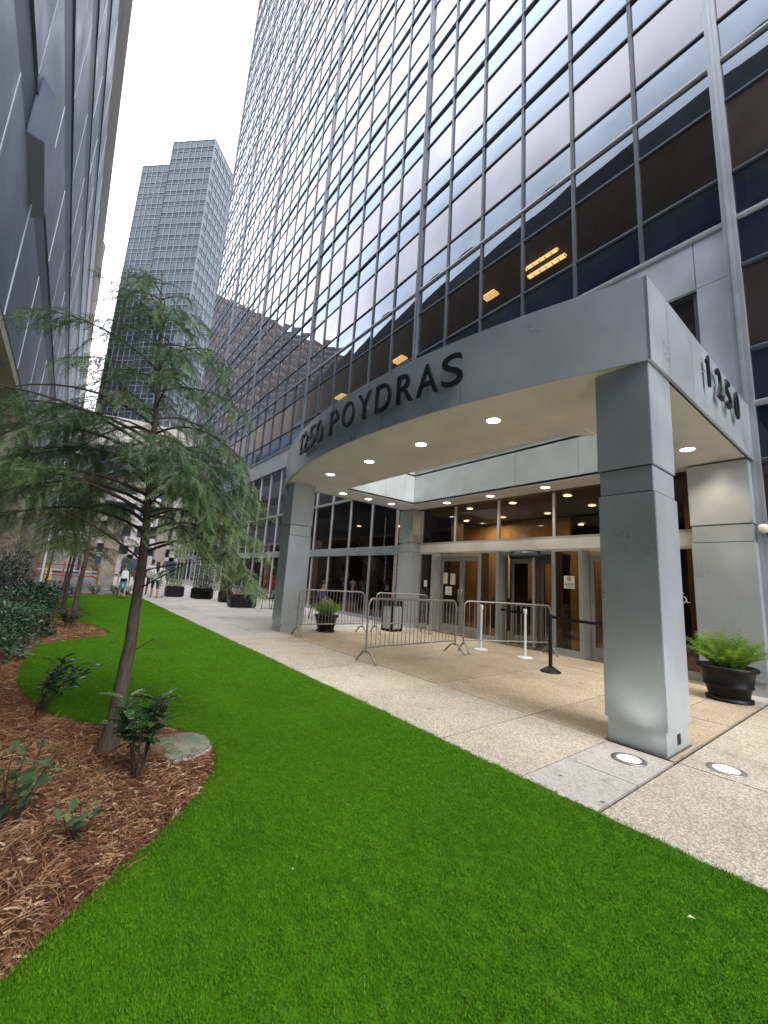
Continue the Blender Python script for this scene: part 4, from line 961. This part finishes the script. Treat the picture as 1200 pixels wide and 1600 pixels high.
for sx, sy in ((0, -1), (0, 1), (1, 0), (-1, 0)): MB().box(*( (-.165, .165) if sy else ((sx * .2 - .01), (sx * .2 + .01))), *(((sy * .2 - .01), (sy * .2 + .01)) if sy else (-.165, .165)), .08, .70).build('side_panel', M['clad'], t)

def chair(x, y, rz, lb, parent=None):
    t = thing('patio_chair', lb, 'chair', (x, y, 0), rz, 'black patio chairs')
    MB().box(-.25, .25, -.24, .24, .42, .45).build('seat', M['black'], t, bevel=.01)
    mb = MB(); 
    for k in range(7): mb.tube([(-.21 + .07 * k, .24, .45), (-.21 + .07 * k, .33, .85)], .008, 6)
    mb.tube([(-.25, .24, .45), (-.25, .33, .87), (.25, .33, .87), (.25, .24, .45)], .014, 6); mb.build('backrest', M['black'], t)
    for sx in (-1, 1):
        MB().tube([(sx * .25, -.24, 0), (sx * .25, -.2, .45), (sx * .26, -.2, .64), (sx * .26, .27, .66)], .014, 6).build('leg', M['black'], t)
        MB().tube([(sx * .25, .3, 0), (sx * .25, .2, .45)], .014, 6).build('leg', M['black'], t)
    return t
chair(-16.2, 6.9, .5, 'black metal patio chair just left of the left canopy column')
chair(-16.9, 7.75, .2, 'black metal patio chair behind the first patio chair')
chair(-21.2, 5.6, 1.2, 'black metal patio chair between the trellis planters')
# ------------------------------------------------------------------ foliage helpers
LEAF_V = np.array([(0, 0, 0), (.33, -.17, .035), (.33, .17, .035), (.33, 0, 0), (.68, -.15, .02), (.68, .15, .02), (.68, 0, -.02), (1, 0, -.08)])
LEAF_F = np.array([(0, 1, 3), (0, 3, 2), (1, 4, 6), (1, 6, 3), (3, 6, 5), (3, 5, 2), (4, 7, 6), (6, 7, 5)])
def shrub(name, label, loc, h, rad, stems, per, size, m_, seed, group=None, cat='shrub', lean=(0, 0), low=.2, parent=None):
    r = np.random.default_rng(seed); P, D, Nn, S, T = [], [], [], [], []; mb = MB()
    for s in range(stems):
        a = r.uniform(0, 2 * PI); q = rad * r.uniform(.25, 1.0); hh = h * r.uniform(.65, 1.0)
        e = np.array([math.cos(a) * q + lean[0], math.sin(a) * q + lean[1], hh]); b = np.array([math.cos(a), math.sin(a), 0]) * rad * .12
        mid = (b + e) / 2 + np.array([0, 0, .12 * hh]) + r.normal(0, .05 * rad, 3)
        pt = lambda u: b * (1 - u) ** 2 + 2 * mid * u * (1 - u) + e * u * u
        mb.tube([pt(u) for u in np.linspace(0, 1, 6)], [.0036 * size / .1 * (1.2 - .8 * u) for u in np.linspace(0, 1, 6)], 5)
        tone = r.random()
        for k in range(per):
            u = low + (1 - low) * (k + r.random()) / per; p = pt(u); th = k * 2.4 + r.uniform(-.4, .4); up = r.uniform(-.15, .7)
            P.append(p); D.append((math.cos(th), math.sin(th), up)); Nn.append((r.normal(0, .35), r.normal(0, .35), 1)); S.append(size * r.uniform(.6, 1.15)); T.append(np.clip(.25 * tone + .45 * r.random() + .25 * u, 0, 1))
    V, F, T2 = instance_template(LEAF_V, LEAF_F, np.array(P), np.array(D), np.array(Nn), np.array(S), np.array(T))
    t = thing(name, label, cat, loc, 0, group)
    mb.build('stem', M['twig'], t); link('foliage', npmesh('foliage', V, F, m_, T2, smooth=True), t)
    return t
shrub('speckled_shrub', 'upright speckled shrub between the tree trunk and the round lid', (-3.28, .60, 0), .54, .15, 8, 16, .15, M['aucuba'], 3, low=.45)
shrub('leafy_shrub', 'leaning dark green shrub at the turf edge left of the tree', (-5.08, .02, 0), .5, .22, 12, 12, .105, M['laurel'], 4, lean=(.08, .2), low=.35)
shrub('sparse_shrub', 'sparse pale green shrub in mulch at the left edge, nearest the camera', (-3.05, -.02, 0), .4, .24, 8, 6, .115, M['pale_leaf'], 5, low=.35, lean=(-.08, .05))
shrub('seedling', 'small low seedling in mulch below the speckled shrub', (-2.72, .27, 0), .2, .12, 5, 5, .085, M['pale_leaf'], 6)
shrub('leafy_shrub', 'glossy shrub at the foot of the second tree', (-11.2, .25, 0), .42, .3, 16, 14, .1, M['laurel'], 7)
shrub('leafy_shrub', 'light tipped shrub left of the second tree', (-10.9, -.35, 0), .5, .35, 16, 14, .1, M['pale_leaf'], 8)
def bush(label, loc, h, rad, n, size, m_, seed):
    r = np.random.default_rng(seed); t = thing('hedge_shrub', label, 'shrub', loc, 0, 'shrubs along the left wall')
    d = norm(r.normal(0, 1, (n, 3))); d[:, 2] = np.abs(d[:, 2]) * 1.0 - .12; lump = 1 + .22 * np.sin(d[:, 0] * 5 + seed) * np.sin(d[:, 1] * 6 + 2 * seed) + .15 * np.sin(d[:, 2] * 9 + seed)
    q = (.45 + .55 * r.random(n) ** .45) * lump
    P = d * q[:, None] * np.array([rad, rad, h * .92]) + np.array([0, 0, h * .12]); P[:, 2] = np.maximum(P[:, 2], .03)
    D = d * np.array([1, 1, .5]) + r.normal(0, .55, (n, 3)); N_ = d + r.normal(0, .5, (n, 3)) + np.array([0, 0, .7])
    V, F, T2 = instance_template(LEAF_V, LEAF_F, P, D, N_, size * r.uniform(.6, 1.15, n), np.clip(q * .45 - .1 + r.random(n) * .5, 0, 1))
    link('foliage', npmesh('foliage', V, F, m_, T2, smooth=True), t); mb = MB()
    for k in range(9):
        a = r.uniform(0, 6.28); mb.tube([(0, 0, -.03), (math.cos(a) * rad * .3, math.sin(a) * rad * .3, h * .4), (math.cos(a) * rad * .7, math.sin(a) * rad * .7, h * .75)], [.012, .008, .004], 5)
    mb.build('stem', M['twig'], t)
HED = [(-7.85, -.62, .42, .34, 700, .085, 'grey_leaf', 'small blue green shrub lowest at the left edge of the photo'), (-9.0, -.72, .72, .55, 1500, .085, 'grey_leaf', 'blue green mounded shrub in front of the hedge row'), (-9.9, -.3, .4, .34, 600, .095, 'laurel', 'low dark glossy shrub at the turf edge of the hedge row'),
       (-10.2, -1.0, .95, .62, 1700, .085, 'grey_leaf', 'pale blue green shrub behind the mounded shrub'), (-11.5, -.75, .85, .55, 1300, .09, 'grey_leaf', 'blue green shrub in the middle of the hedge row'), (-12.7, -.55, .8, .5, 1100, .1, 'laurel', 'glossy green shrub beside the second trunk'),
       (-14.6, -1.0, 1.7, .55, 2000, .075, 'hedge', 'tall dark evergreen shrub left of the small trees'), (-11.9, -1.15, 1.55, .6, 2200, .075, 'hedge', 'tallest dark evergreen bush at the left edge of the photo'), (-14.6, -.45, .7, .5, 1000, .1, 'grey_leaf', 'grey green shrub before the third trunk'),
       (-16.3, -.5, .75, .55, 1000, .1, 'laurel', 'dark green shrub between the third and fourth trunk'), (-18.3, -.5, .7, .6, 1000, .1, 'grey_leaf', 'grey green shrub near the fourth trunk'), (-20.5, -.3, .65, .6, 900, .1, 'laurel', 'green shrub beyond the fourth trunk'), (-16.4, -1.3, 1.7, .8, 2000, .085, 'hedge', 'dark evergreen shrub farther along the wall')]
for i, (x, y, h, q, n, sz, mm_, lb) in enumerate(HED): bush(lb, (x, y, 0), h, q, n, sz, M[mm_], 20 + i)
for i, (x, y) in enumerate(((-22.9, .5), (-23.1, 1.3), (-23.0, 2.1), (-23.6, 2.6))):
    shrub('border_plant', ('low grey green plant at the far lawn end, leftmost', 'low grey green plant at the far lawn end, second from left', 'low grey green plant at the far lawn end before the pillar', 'low grey green plant at the far lawn end by the walkway')[i], (x, y, 0), .5, .5, 30, 10, .1, M['grey_leaf'], 60 + i, 'border plants at the far lawn end')

# trellis planters
def planter(x, y, rz, lb, w, d, seed, vine=True, trel=True, sphere=False):
    t = thing('trellis_planter', lb, 'planter', (x, y, 0), rz, 'black planters along the walkway')
    MB().box(-w / 2, w / 2, -d / 2, d / 2, 0, .62).build('box', M['black'], t, bevel=.06); MB().box(-w / 2 + .04, w / 2 - .04, -d / 2 + .04, d / 2 - .04, .6, .625).build('soil', M['mulch_base'], t)
    t.scale = (.9, .9, .85)
    if trel:
        mb = MB()
        for k in range(7): u = -w / 2 + .08 + (w - .16) * k / 6; mb.tube([(u, d / 2 - .1, .6), (u * .92, d / 2 - .1, 1.9)], .014, 6)
        for z in (.9, 1.3, 1.7, 1.9): mb.tube([(-w / 2 + .08, d / 2 - .1, z), (w / 2 - .08, d / 2 - .1, z)], .012, 6)
        mb.build('trellis', M['black'], t)
    r = np.random.default_rng(seed); n = 900 if vine else 300
    P = np.stack([r.uniform(-w / 2, w / 2, n), r.normal(0, d * .3, n), .62 + r.random(n) ** 1.2 * (1.35 if vine else .5)], 1)
    if sphere:
        P = norm(r.normal(0, 1, (n, 3))) * (r.random((n, 1)) ** .33) * np.array([.75, .6, .62]) + np.array([0, 0, 1.25])
    D = r.normal(0, 1, (n, 3)) + np.array([0, 0, -.2]); N_ = r.normal(0, .5, (n, 3)) + np.array([0, 0, 1]); S = r.uniform(.07, .14, n)
    V, F, T2 = instance_template(LEAF_V, LEAF_F, P, D, N_, S, r.random(n)); link('foliage', npmesh('foliage', V, F, M['laurel' if vine else 'pale_leaf'], T2), t)
planter(-22.8, 4.55, PI / 2, 'black planter with an open metal trellis next to the walking people', .9, .7, 1, False, True)
planter(-21.7, 5.6, PI / 2 + .2, 'long black planter with a leafy trellis, second from the people', 1.0, .7, 2, True, True)
planter(-19.6, 6.1, PI / 2, 'black planter with a dark vine in the middle of the row', .6, .6, 3, True, True)
planter(-16.9, 5.95, PI / 2 - .1, 'black planter with bushy shrub nearest the left canopy column', 1.15, .8, 4, True, False, True)

# ------------------------------------------------------------------ trees
FR_V = [(0, 0, 0)]; FR_F = []
def frond_template(n=7):
    V = []; F = []
    for i in range(n):
        u = (i + .4) / n; x = u; z = -.22 * u * u; L = .20 * math.sin(PI * (.22 + .72 * u)) + .03
        for s in (1, -1):
            b = len(V); V += [(x - .035, 0, z), (x + .035, 0, z), (x + .10, s * L, z - .04)]; F.append((b, b + 1, b + 2) if s > 0 else (b + 1, b, b + 2))
    b = len(V); V += [(.0, -.012, 0), (0, .012, 0), (1.05, 0, -.24)]; F.append((b, b + 1, b + 2))
    return np.array(V), np.array(F)
TFV, TFF = frond_template()
def cypress(name, label, base, trunk, r0, rprof, zmin, nb, seed, m_='cypress', frond=.10, twig_step=.044, group=None, limbs=()):
    """trunk: list of offsets; rprof(z) branch length"""
    r = np.random.default_rng(seed); t = thing(name, label, 'tree', base, 0, group); trunk = [np.array(p, float) for p in trunk]; H = trunk[-1][2]
    zs = np.array([p[2] for p in trunk]); at = lambda z: np.array([np.interp(z, zs, [p[i] for p in trunk]) for i in range(3)])
    pts = [at(z) + (np.array([math.sin(z * 5) * .008, math.cos(z * 4) * .008, 0]) if 0 < z < H * .9 else 0) for z in np.linspace(0, H, 36)]
    rad = [r0 * (1 - .94 * (z / H) ** .8) + (r0 * .55 * math.exp(-z * 9)) + r0 * .04 * math.sin(z * 21) for z in np.linspace(0, H, 36)]
    MB().tube([Vector(p) for p in pts], rad, 14).build('trunk', M['bark'], t)
    P, D, Nn, S, T = [], [], [], [], []; tw = MB()
    for b in range(nb + len(limbs)):
        lim = limbs[b - nb] if b >= nb else None; b = b % max(nb, 1)
        z = zmin + (H - .1 - zmin) * (b / (nb - 1)) ** .92 + r.uniform(-.04, .04); a = b * 2.39996 + r.uniform(-.35, .35)
        L = rprof(z) * r.uniform(.75, 1.15); hd = np.array([math.cos(a), math.sin(a), 0]); p0 = at(min(z, H)); el = r.uniform(.35, .75) * (1 if z < H * .75 else 1.15); dr = r.uniform(.30, .55); dn = 1.0
        if lim: z, a, L, el, dr, dn = lim; hd = np.array([math.cos(a), math.sin(a), 0]); p0 = at(z)
        sd_ = np.array([-math.sin(a), math.cos(a), 0]) * r.normal(0, .12) * L
        pt = lambda u: p0 + hd * L * u + np.array([0, 0, 1]) * (el * L * u - dr * L * 1.5 * u * u) + sd_ * u * u
        us = np.linspace(0, 1, 9); br = max(.004, r0 * .20 * (L / 1.2))
        bt_ = MB().tube([Vector(pt(u)) for u in us], [br * (1 - .85 * u) + .0015 for u in us], 7).build('branch', M['twig'], t)
        nt = max(3, int(L / twig_step)); tone = r.random()
        for k in range(nt):
            u = .22 + .78 * (k + r.random() * .6) / nt
            if r.random() < (.10 if z < 2.3 else .34) or r.random() > dn: continue
            q = pt(u); s = 1 if k % 2 else -1; l2 = (.10 + .30 * L * (1 - .65 * u)) * r.uniform(.6, 1.2); tang = pt(min(1, u + .05)) - pt(u - .05); tang /= np.linalg.norm(tang)
            sv = np.cross(tang, [0, 0, 1]); sv /= max(1e-6, np.linalg.norm(sv)); d2 = tang * .75 + sv * s * r.uniform(.45, 1.0) + np.array([0, 0, r.uniform(-.25, .25)]); d2 /= np.linalg.norm(d2); drp = r.uniform(.35, 1.0)
            p2 = lambda w: q + d2 * l2 * w - np.array([0, 0, 1]) * l2 * drp * w * w * .8
            tw.tube([Vector(p2(w)) for w in (0, .5, 1)], [.0028, .002, .001], 3, cap=False)
            nf = max(3, int(l2 / .0165))
            for f_ in range(nf):
                w = (f_ + .5) / nf; pp = p2(w); th = f_ * 2.2 + r.uniform(-.6, .6); dd = d2 * .6 + np.array([math.cos(th), math.sin(th), 0]) * .65 + np.array([0, 0, r.uniform(-1.0, .05)])
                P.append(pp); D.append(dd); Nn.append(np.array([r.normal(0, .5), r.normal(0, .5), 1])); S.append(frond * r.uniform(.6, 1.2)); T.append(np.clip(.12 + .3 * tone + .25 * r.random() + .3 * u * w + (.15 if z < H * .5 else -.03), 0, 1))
    V, F, T2 = instance_template(TFV, TFF, np.array(P), np.array(D), np.array(Nn), np.array(S), np.array(T))
    tw.build('twigs', M['twig'], t)['kind'] = 'stuff'
    o = link('crown', npmesh('crown', V, F, M[m_], T2), t); o['kind'] = 'stuff'
    return t
prof = lambda z: np.interp(z, [2.3, 2.7, 3.1, 3.5, 3.8, 4.0], [.95, .82, .74, .5, .28, .1])
AR_, AL_ = math.radians(51), math.radians(231); rr = random.Random(5); LIMBS = []
for k in range(16): LIMBS.append((1.50 + .057 * k, AR_ + rr.uniform(-.7, .7), rr.uniform(.72, .98), rr.uniform(.5, .8), rr.uniform(.45, .62), .8))
for k in range(13): LIMBS.append((1.68 + .075 * k, AL_ + rr.uniform(-.7, .7), rr.uniform(1.1, 1.5), rr.uniform(.5, .75), rr.uniform(.30, .46), .62))
for k in range(6): LIMBS.append((1.85 + .1 * k, math.radians(160) + rr.uniform(-.6, .6), rr.uniform(.8, 1.1), .65, .45, .55))
for k in range(3): LIMBS.append((2.0 + .15 * k, math.radians(-10) + rr.uniform(-.5, .5), rr.uniform(.5, .75), .7, .4, .5))
LIMBS += [(1.22, AR_ - .3, .55, .55, .1, .05), (1.36, AR_ + .35, .5, .4, .12, .12), (1.45, AL_ + .2, .75, .75, .15, .1), (1.5, AR_ + .1, .4, .6, .2, .2), (.72, AR_ + .2, .16, .9, .1, .3)]
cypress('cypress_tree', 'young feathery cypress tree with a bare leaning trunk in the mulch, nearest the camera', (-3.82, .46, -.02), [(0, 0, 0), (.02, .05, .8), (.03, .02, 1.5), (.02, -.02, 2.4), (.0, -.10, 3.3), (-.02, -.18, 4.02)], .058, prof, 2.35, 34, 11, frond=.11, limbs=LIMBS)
prof2 = lambda z: np.interp(z, [1.2, 2.0, 3.0, 4.0], [.8, 1.0, .8, .2])
cypress('cypress_tree', 'second small cypress tree with yellowish leaves behind the nearest tree', (-12.15, .35, 0), [(0, 0, 0), (0, .03, 2), (.05, 0, 4.0)], .075, prof2, 1.45, 34, 12, 'cypress_yellow', .13, .09, 'small trees along the lawn')
cypress('cypress_tree', 'third thin cypress tree just left of the second one', (-14.9, .15, 0), [(0, 0, 0), (.1, .05, 2), (.1, 0, 3.8)], .06, prof2, 1.6, 26, 13, 'cypress_yellow', .14, .11, 'small trees along the lawn')
cypress('cypress_tree', 'fourth thin cypress tree farther along the lawn', (-19.2, .1, 0), [(0, 0, 0), (.1, .05, 2), (.1, 0, 3.8)], .055, prof2, 1.6, 20, 14, 'cypress_yellow', .16, .13, 'small trees along the lawn')
cypress('cypress_tree', 'farthest thin cypress tree near the end of the lawn', (-22.2, -.5, 0), [(0, 0, 0), (-.1, .05, 2), (.1, 0, 4.2)], .055, prof2, 1.6, 20, 15, 'cypress', .16, .13, 'small trees along the lawn')

# ------------------------------------------------------------------ people
M['skin'] = mat('skin', (.38, .22, .15), .55); M['skin_dark'] = mat('skin_dark', (.16, .085, .055), .55); M['hair'] = mat('hair', (.015, .011, .009), .6); M['hair_br'] = mat('hair_brown', (.12, .07, .035), .6)
def cloth(n, c): M[n] = mat(n, c, .85); return n
for n, c in (('teal_cloth', (.03, .32, .42)), ('white_cloth', (.72, .72, .72)), ('black_cloth', (.015, .015, .018)), ('grey_cloth', (.5, .5, .5)), ('navy_cloth', (.05, .04, .10)), ('plum_cloth', (.2, .06, .14)), ('shoe', (.1, .1, .1))): cloth(n, c)
def person(loc, rz, h, label, skin, top, bottom, hair, long_hair=False, pack=None, stride=.16, seated=False, bot_z=.30, sleeve=.62):
    s = h / 1.75; t = thing('person', label, 'person', loc, rz)
    if seated:
        J = {'pel': (0, 0, .52), 'bel': (0, -.01, .68), 'che': (0, .02, .9), 'nek': (0, 0, 1.06), 'hed': (0, -.03, 1.14)}
        legs = lambda q: [(q * .10, -.02, .50), (q * .12, -.42, .53), (q * .12, -.44, .12), (q * .12, -.56, .05)]
        arms = lambda q: [(q * .19, .0, .97), (q * .24, -.08, .72), (q * .14, -.30, .66), (q * .08, -.36, .66)]
    else:
        J = {'pel': (0, 0, .93), 'bel': (0, 0, 1.08), 'che': (0, .01, 1.30), 'nek': (0, 0, 1.48), 'hed': (0, -.02, 1.56)}
        legs = lambda q: [(q * .09, 0, .88), (q * .10, -.02 - q * stride * .5, .50), (q * .10, .03 - q * stride, .09), (q * .11, -.12 - q * stride, .04)]
        arms = lambda q: [(q * .19, 0, 1.40), (q * .25, .03 + q * stride * .3, 1.14), (q * .26, -.06 + q * stride * .8, .92), (q * .26, -.09 + q * stride * .9, .83)]
    V = []; E = []; R = []
    def av(p, r_, prev=None):
        V.append(Vector(p) * s); R.append((r_[0] * s, r_[1] * s)); 
        if prev is not None: E.append((prev, len(V) - 1))
        return len(V) - 1
    pel = av(J['pel'], (.135, .10)); bel = av(J['bel'], (.125, .095), pel); che = av(J['che'], (.15, .105), bel); nek = av(J['nek'], (.055, .055), che); av(J['hed'], (.055, .058), nek)
    for q in (-1, 1):
        p = pel
        for P_, r_ in zip(legs(q), ((.085, .09), (.058, .058), (.038, .042), (.035, .028))): p = av(P_, r_, p)
        p = che
        for P_, r_ in zip(arms(q), ((.055, .055), (.042, .042), (.03, .03), (.03, .018))): p = av(P_, r_, p)
    me = bpy.data.meshes.new('body'); me.from_pydata(V, E, []); o = bpy.data.objects.new('body', me); COL.objects.link(o)
    sk = o.modifiers.new('s', 'SKIN'); sv = me.skin_vertices[0].data if me.skin_vertices else me.skin_vertices.new().data
    for i, r_ in enumerate(R): sv[i].radius = r_; sv[i].use_root = (i == 0)
    ss = o.modifiers.new('u', 'SUBSURF'); ss.levels = 2; ss.render_levels = 2
    dg = bpy.context.evaluated_depsgraph_get(); m2 = bpy.data.meshes.new_from_object(o.evaluated_get(dg)); bpy.data.objects.remove(o)
    m2.materials.clear()
    for n in (skin, top, bottom, 'shoe'): m2.materials.append(M[n])
    zb = J['pel'][2]
    for p in m2.polygons:
        c = p.center / s; i = 0; ax = abs(c.x)
        if seated: i = 1 if (c.z > .62 and c.y > -.2 and c.z < 1.0) else (2 if c.z > .3 and c.z <= .62 else 0)
        else:
            arm = ax > .19
            if not arm and zb - .05 < c.z < 1.45: i = 1
            elif arm and c.z > 1.44 - (1 - sleeve) * .5: i = 1
            elif not arm and zb - bot_z * 1.3 < c.z <= zb - .05: i = 2
            elif c.z < .075: i = 3
        p.material_index = i; p.use_smooth = True
    link('body', m2, t)
    hz = J['hed'][2] + .07; hy = J['hed'][1] - .01; mb = MB()
    mb.lathe([(0, -.115), (.045, -.10), (.066, -.05), (.074, .0), (.076, .04), (.066, .085), (.04, .11), (0, .12)], (0, 0, 0), 16)
    mb.v = [(x * s, y * 1.18 * s + hy * s, z * s + hz * s) for x, y, z in mb.v]
    for q in (-1, 1): mb.lathe([(0, -.03 * s), (.012 * s, 0), (0, .03 * s)], (q * .078 * s, (hy + .01) * s, hz * s), 8)
    mb.add([Vector((x, y + hy, z + hz)) * s for x, y, z in ((-.012, -.083, -.02), (.012, -.083, -.02), (0, -.105, -.025), (0, -.085, .02))], [(0, 2, 3), (2, 1, 3), (0, 1, 2)])
    hd = mb.build('head', M[skin], t)
    fm = MB()
    for q in (-1, 1): fm.lathe([(0, -.008 * s), (.009 * s, 0), (0, .008 * s)], (q * .03 * s, (hy - .083) * s, (hz + .012) * s), 8)
    fm.box(-.022 * s, .022 * s, (hy - .084) * s, (hy - .078) * s, (hz - .055) * s, (hz - .05) * s); fm.build('face', M['hair'], hd)
    hb = MB(); hb.lathe([(.083, .0), (.086, .045), (.075, .095), (.045, .125), (0, .133)], (0, 0, 0), 16)
    hb.v = [(x * s, (y * 1.18 + hy + .012) * s, (z + hz) * s) for x, y, z in hb.v]
    if long_hair: hb.tube([Vector((0, hy + .05, hz + .06)) * s, Vector((0, hy + .085, hz - .06)) * s, Vector((0, hy + .12, hz - .28)) * s, Vector((0, hy + .11, hz - .42)) * s], [.06 * s, .085 * s, .075 * s, .03 * s], 10)
    hb.build('hair', M[hair], t)
    if pack:
        MB().box(-.15 * s, .15 * s, .09 * s, .24 * s, 1.0 * s, 1.42 * s).build('backpack', M[pack], t, bevel=.04 * s)
    # hands: palm, four fingers and thumb
    for q in (-1, 1):
        w = Vector(arms(q)[-1]) * s; hm = MB(); hm.obox(w + Vector((0, 0, -.03 * s)), (.012 * s, 0, 0), (0, .035 * s, 0), (0, 0, .04 * s))
        for k in range(4):
            y = (-.026 + .0175 * k) * s; ln = (.062, .072, .068, .052)[k] * s; hm.tube([w + Vector((0, y, -.06 * s)), w + Vector((-q * .006 * s, y, -.06 * s - ln * .5)), w + Vector((-q * .018 * s, y, -.06 * s - ln))], [.009 * s, .008 * s, .006 * s], 5)
        hm.tube([w + Vector((0, -.03 * s, -.015 * s)), w + Vector((-q * .01 * s, -.052 * s, -.045 * s)), w + Vector((-q * .016 * s, -.055 * s, -.075 * s))], [.011 * s, .009 * s, .007 * s], 5)
        hm.build('hand', M[skin], t)
    return t
WALK = -PI / 2 + 0.0                                       # facing -X, away from the camera (body faces local -Y)
person((-20.7, 2.1, .0), WALK, 1.45, 'person in teal shorts with a black and white backpack standing on the turf', 'skin', 'black_cloth', 'teal_cloth', 'hair_br', pack='white_cloth', bot_z=.34)
person((-22.9, 2.95, 0), WALK, 1.68, 'person in dark clothes walking away partly behind the tree trunk', 'skin_dark', 'black_cloth', 'black_cloth', 'hair', bot_z=.4)
person((-23.3, 3.5, 0), WALK, 1.78, 'person in grey shirt and black shorts walking away on the walkway', 'skin_dark', 'grey_cloth', 'black_cloth', 'hair', bot_z=.36)
person((-21.2, 3.4, 0), WALK, 1.66, 'person with long dark hair, white shirt and black shorts walking away', 'skin', 'white_cloth', 'black_cloth', 'hair', True, bot_z=.36, stride=.2)
person((-21.8, 3.75, 0), WALK, 1.6, 'person in pale clothes at the right of the walking group', 'skin', 'white_cloth', 'grey_cloth', 'hair_br', bot_z=.6, stride=.12)
ch = chair(-12.4, 7.1, PI / 2 + .4, 'black metal patio chair under the seated person')
person((-12.4, 7.1, 0), PI / 2 + .4, 1.7, 'seated person in plum and navy clothes behind the left potted fern', 'skin', 'navy_cloth', 'plum_cloth', 'hair', True, seated=True)

# small litter
M['leaf_litter'] = mat('dry_leaf', (.75, .72, .6), .7)
for i, (x, y, lb) in enumerate(((-.72, 2.35, 'pale scrap lying on the turf near the walkway'), (-1.9, 1.05, 'tiny pale scrap lying on the turf in the foreground'))):
    t = MB().add([(0, 0, 0), (.05, .01, .012), (.06, .03, .004), (.01, .022, .015)], [(0, 1, 2, 3), (3, 2, 1, 0)]).build('paper_scrap', M['leaf_litter']); t.location = (x, y, .036); t.scale = (.45, .45, .5) if i == 0 else (.25, .25, .3); tag(t, lb, 'litter')
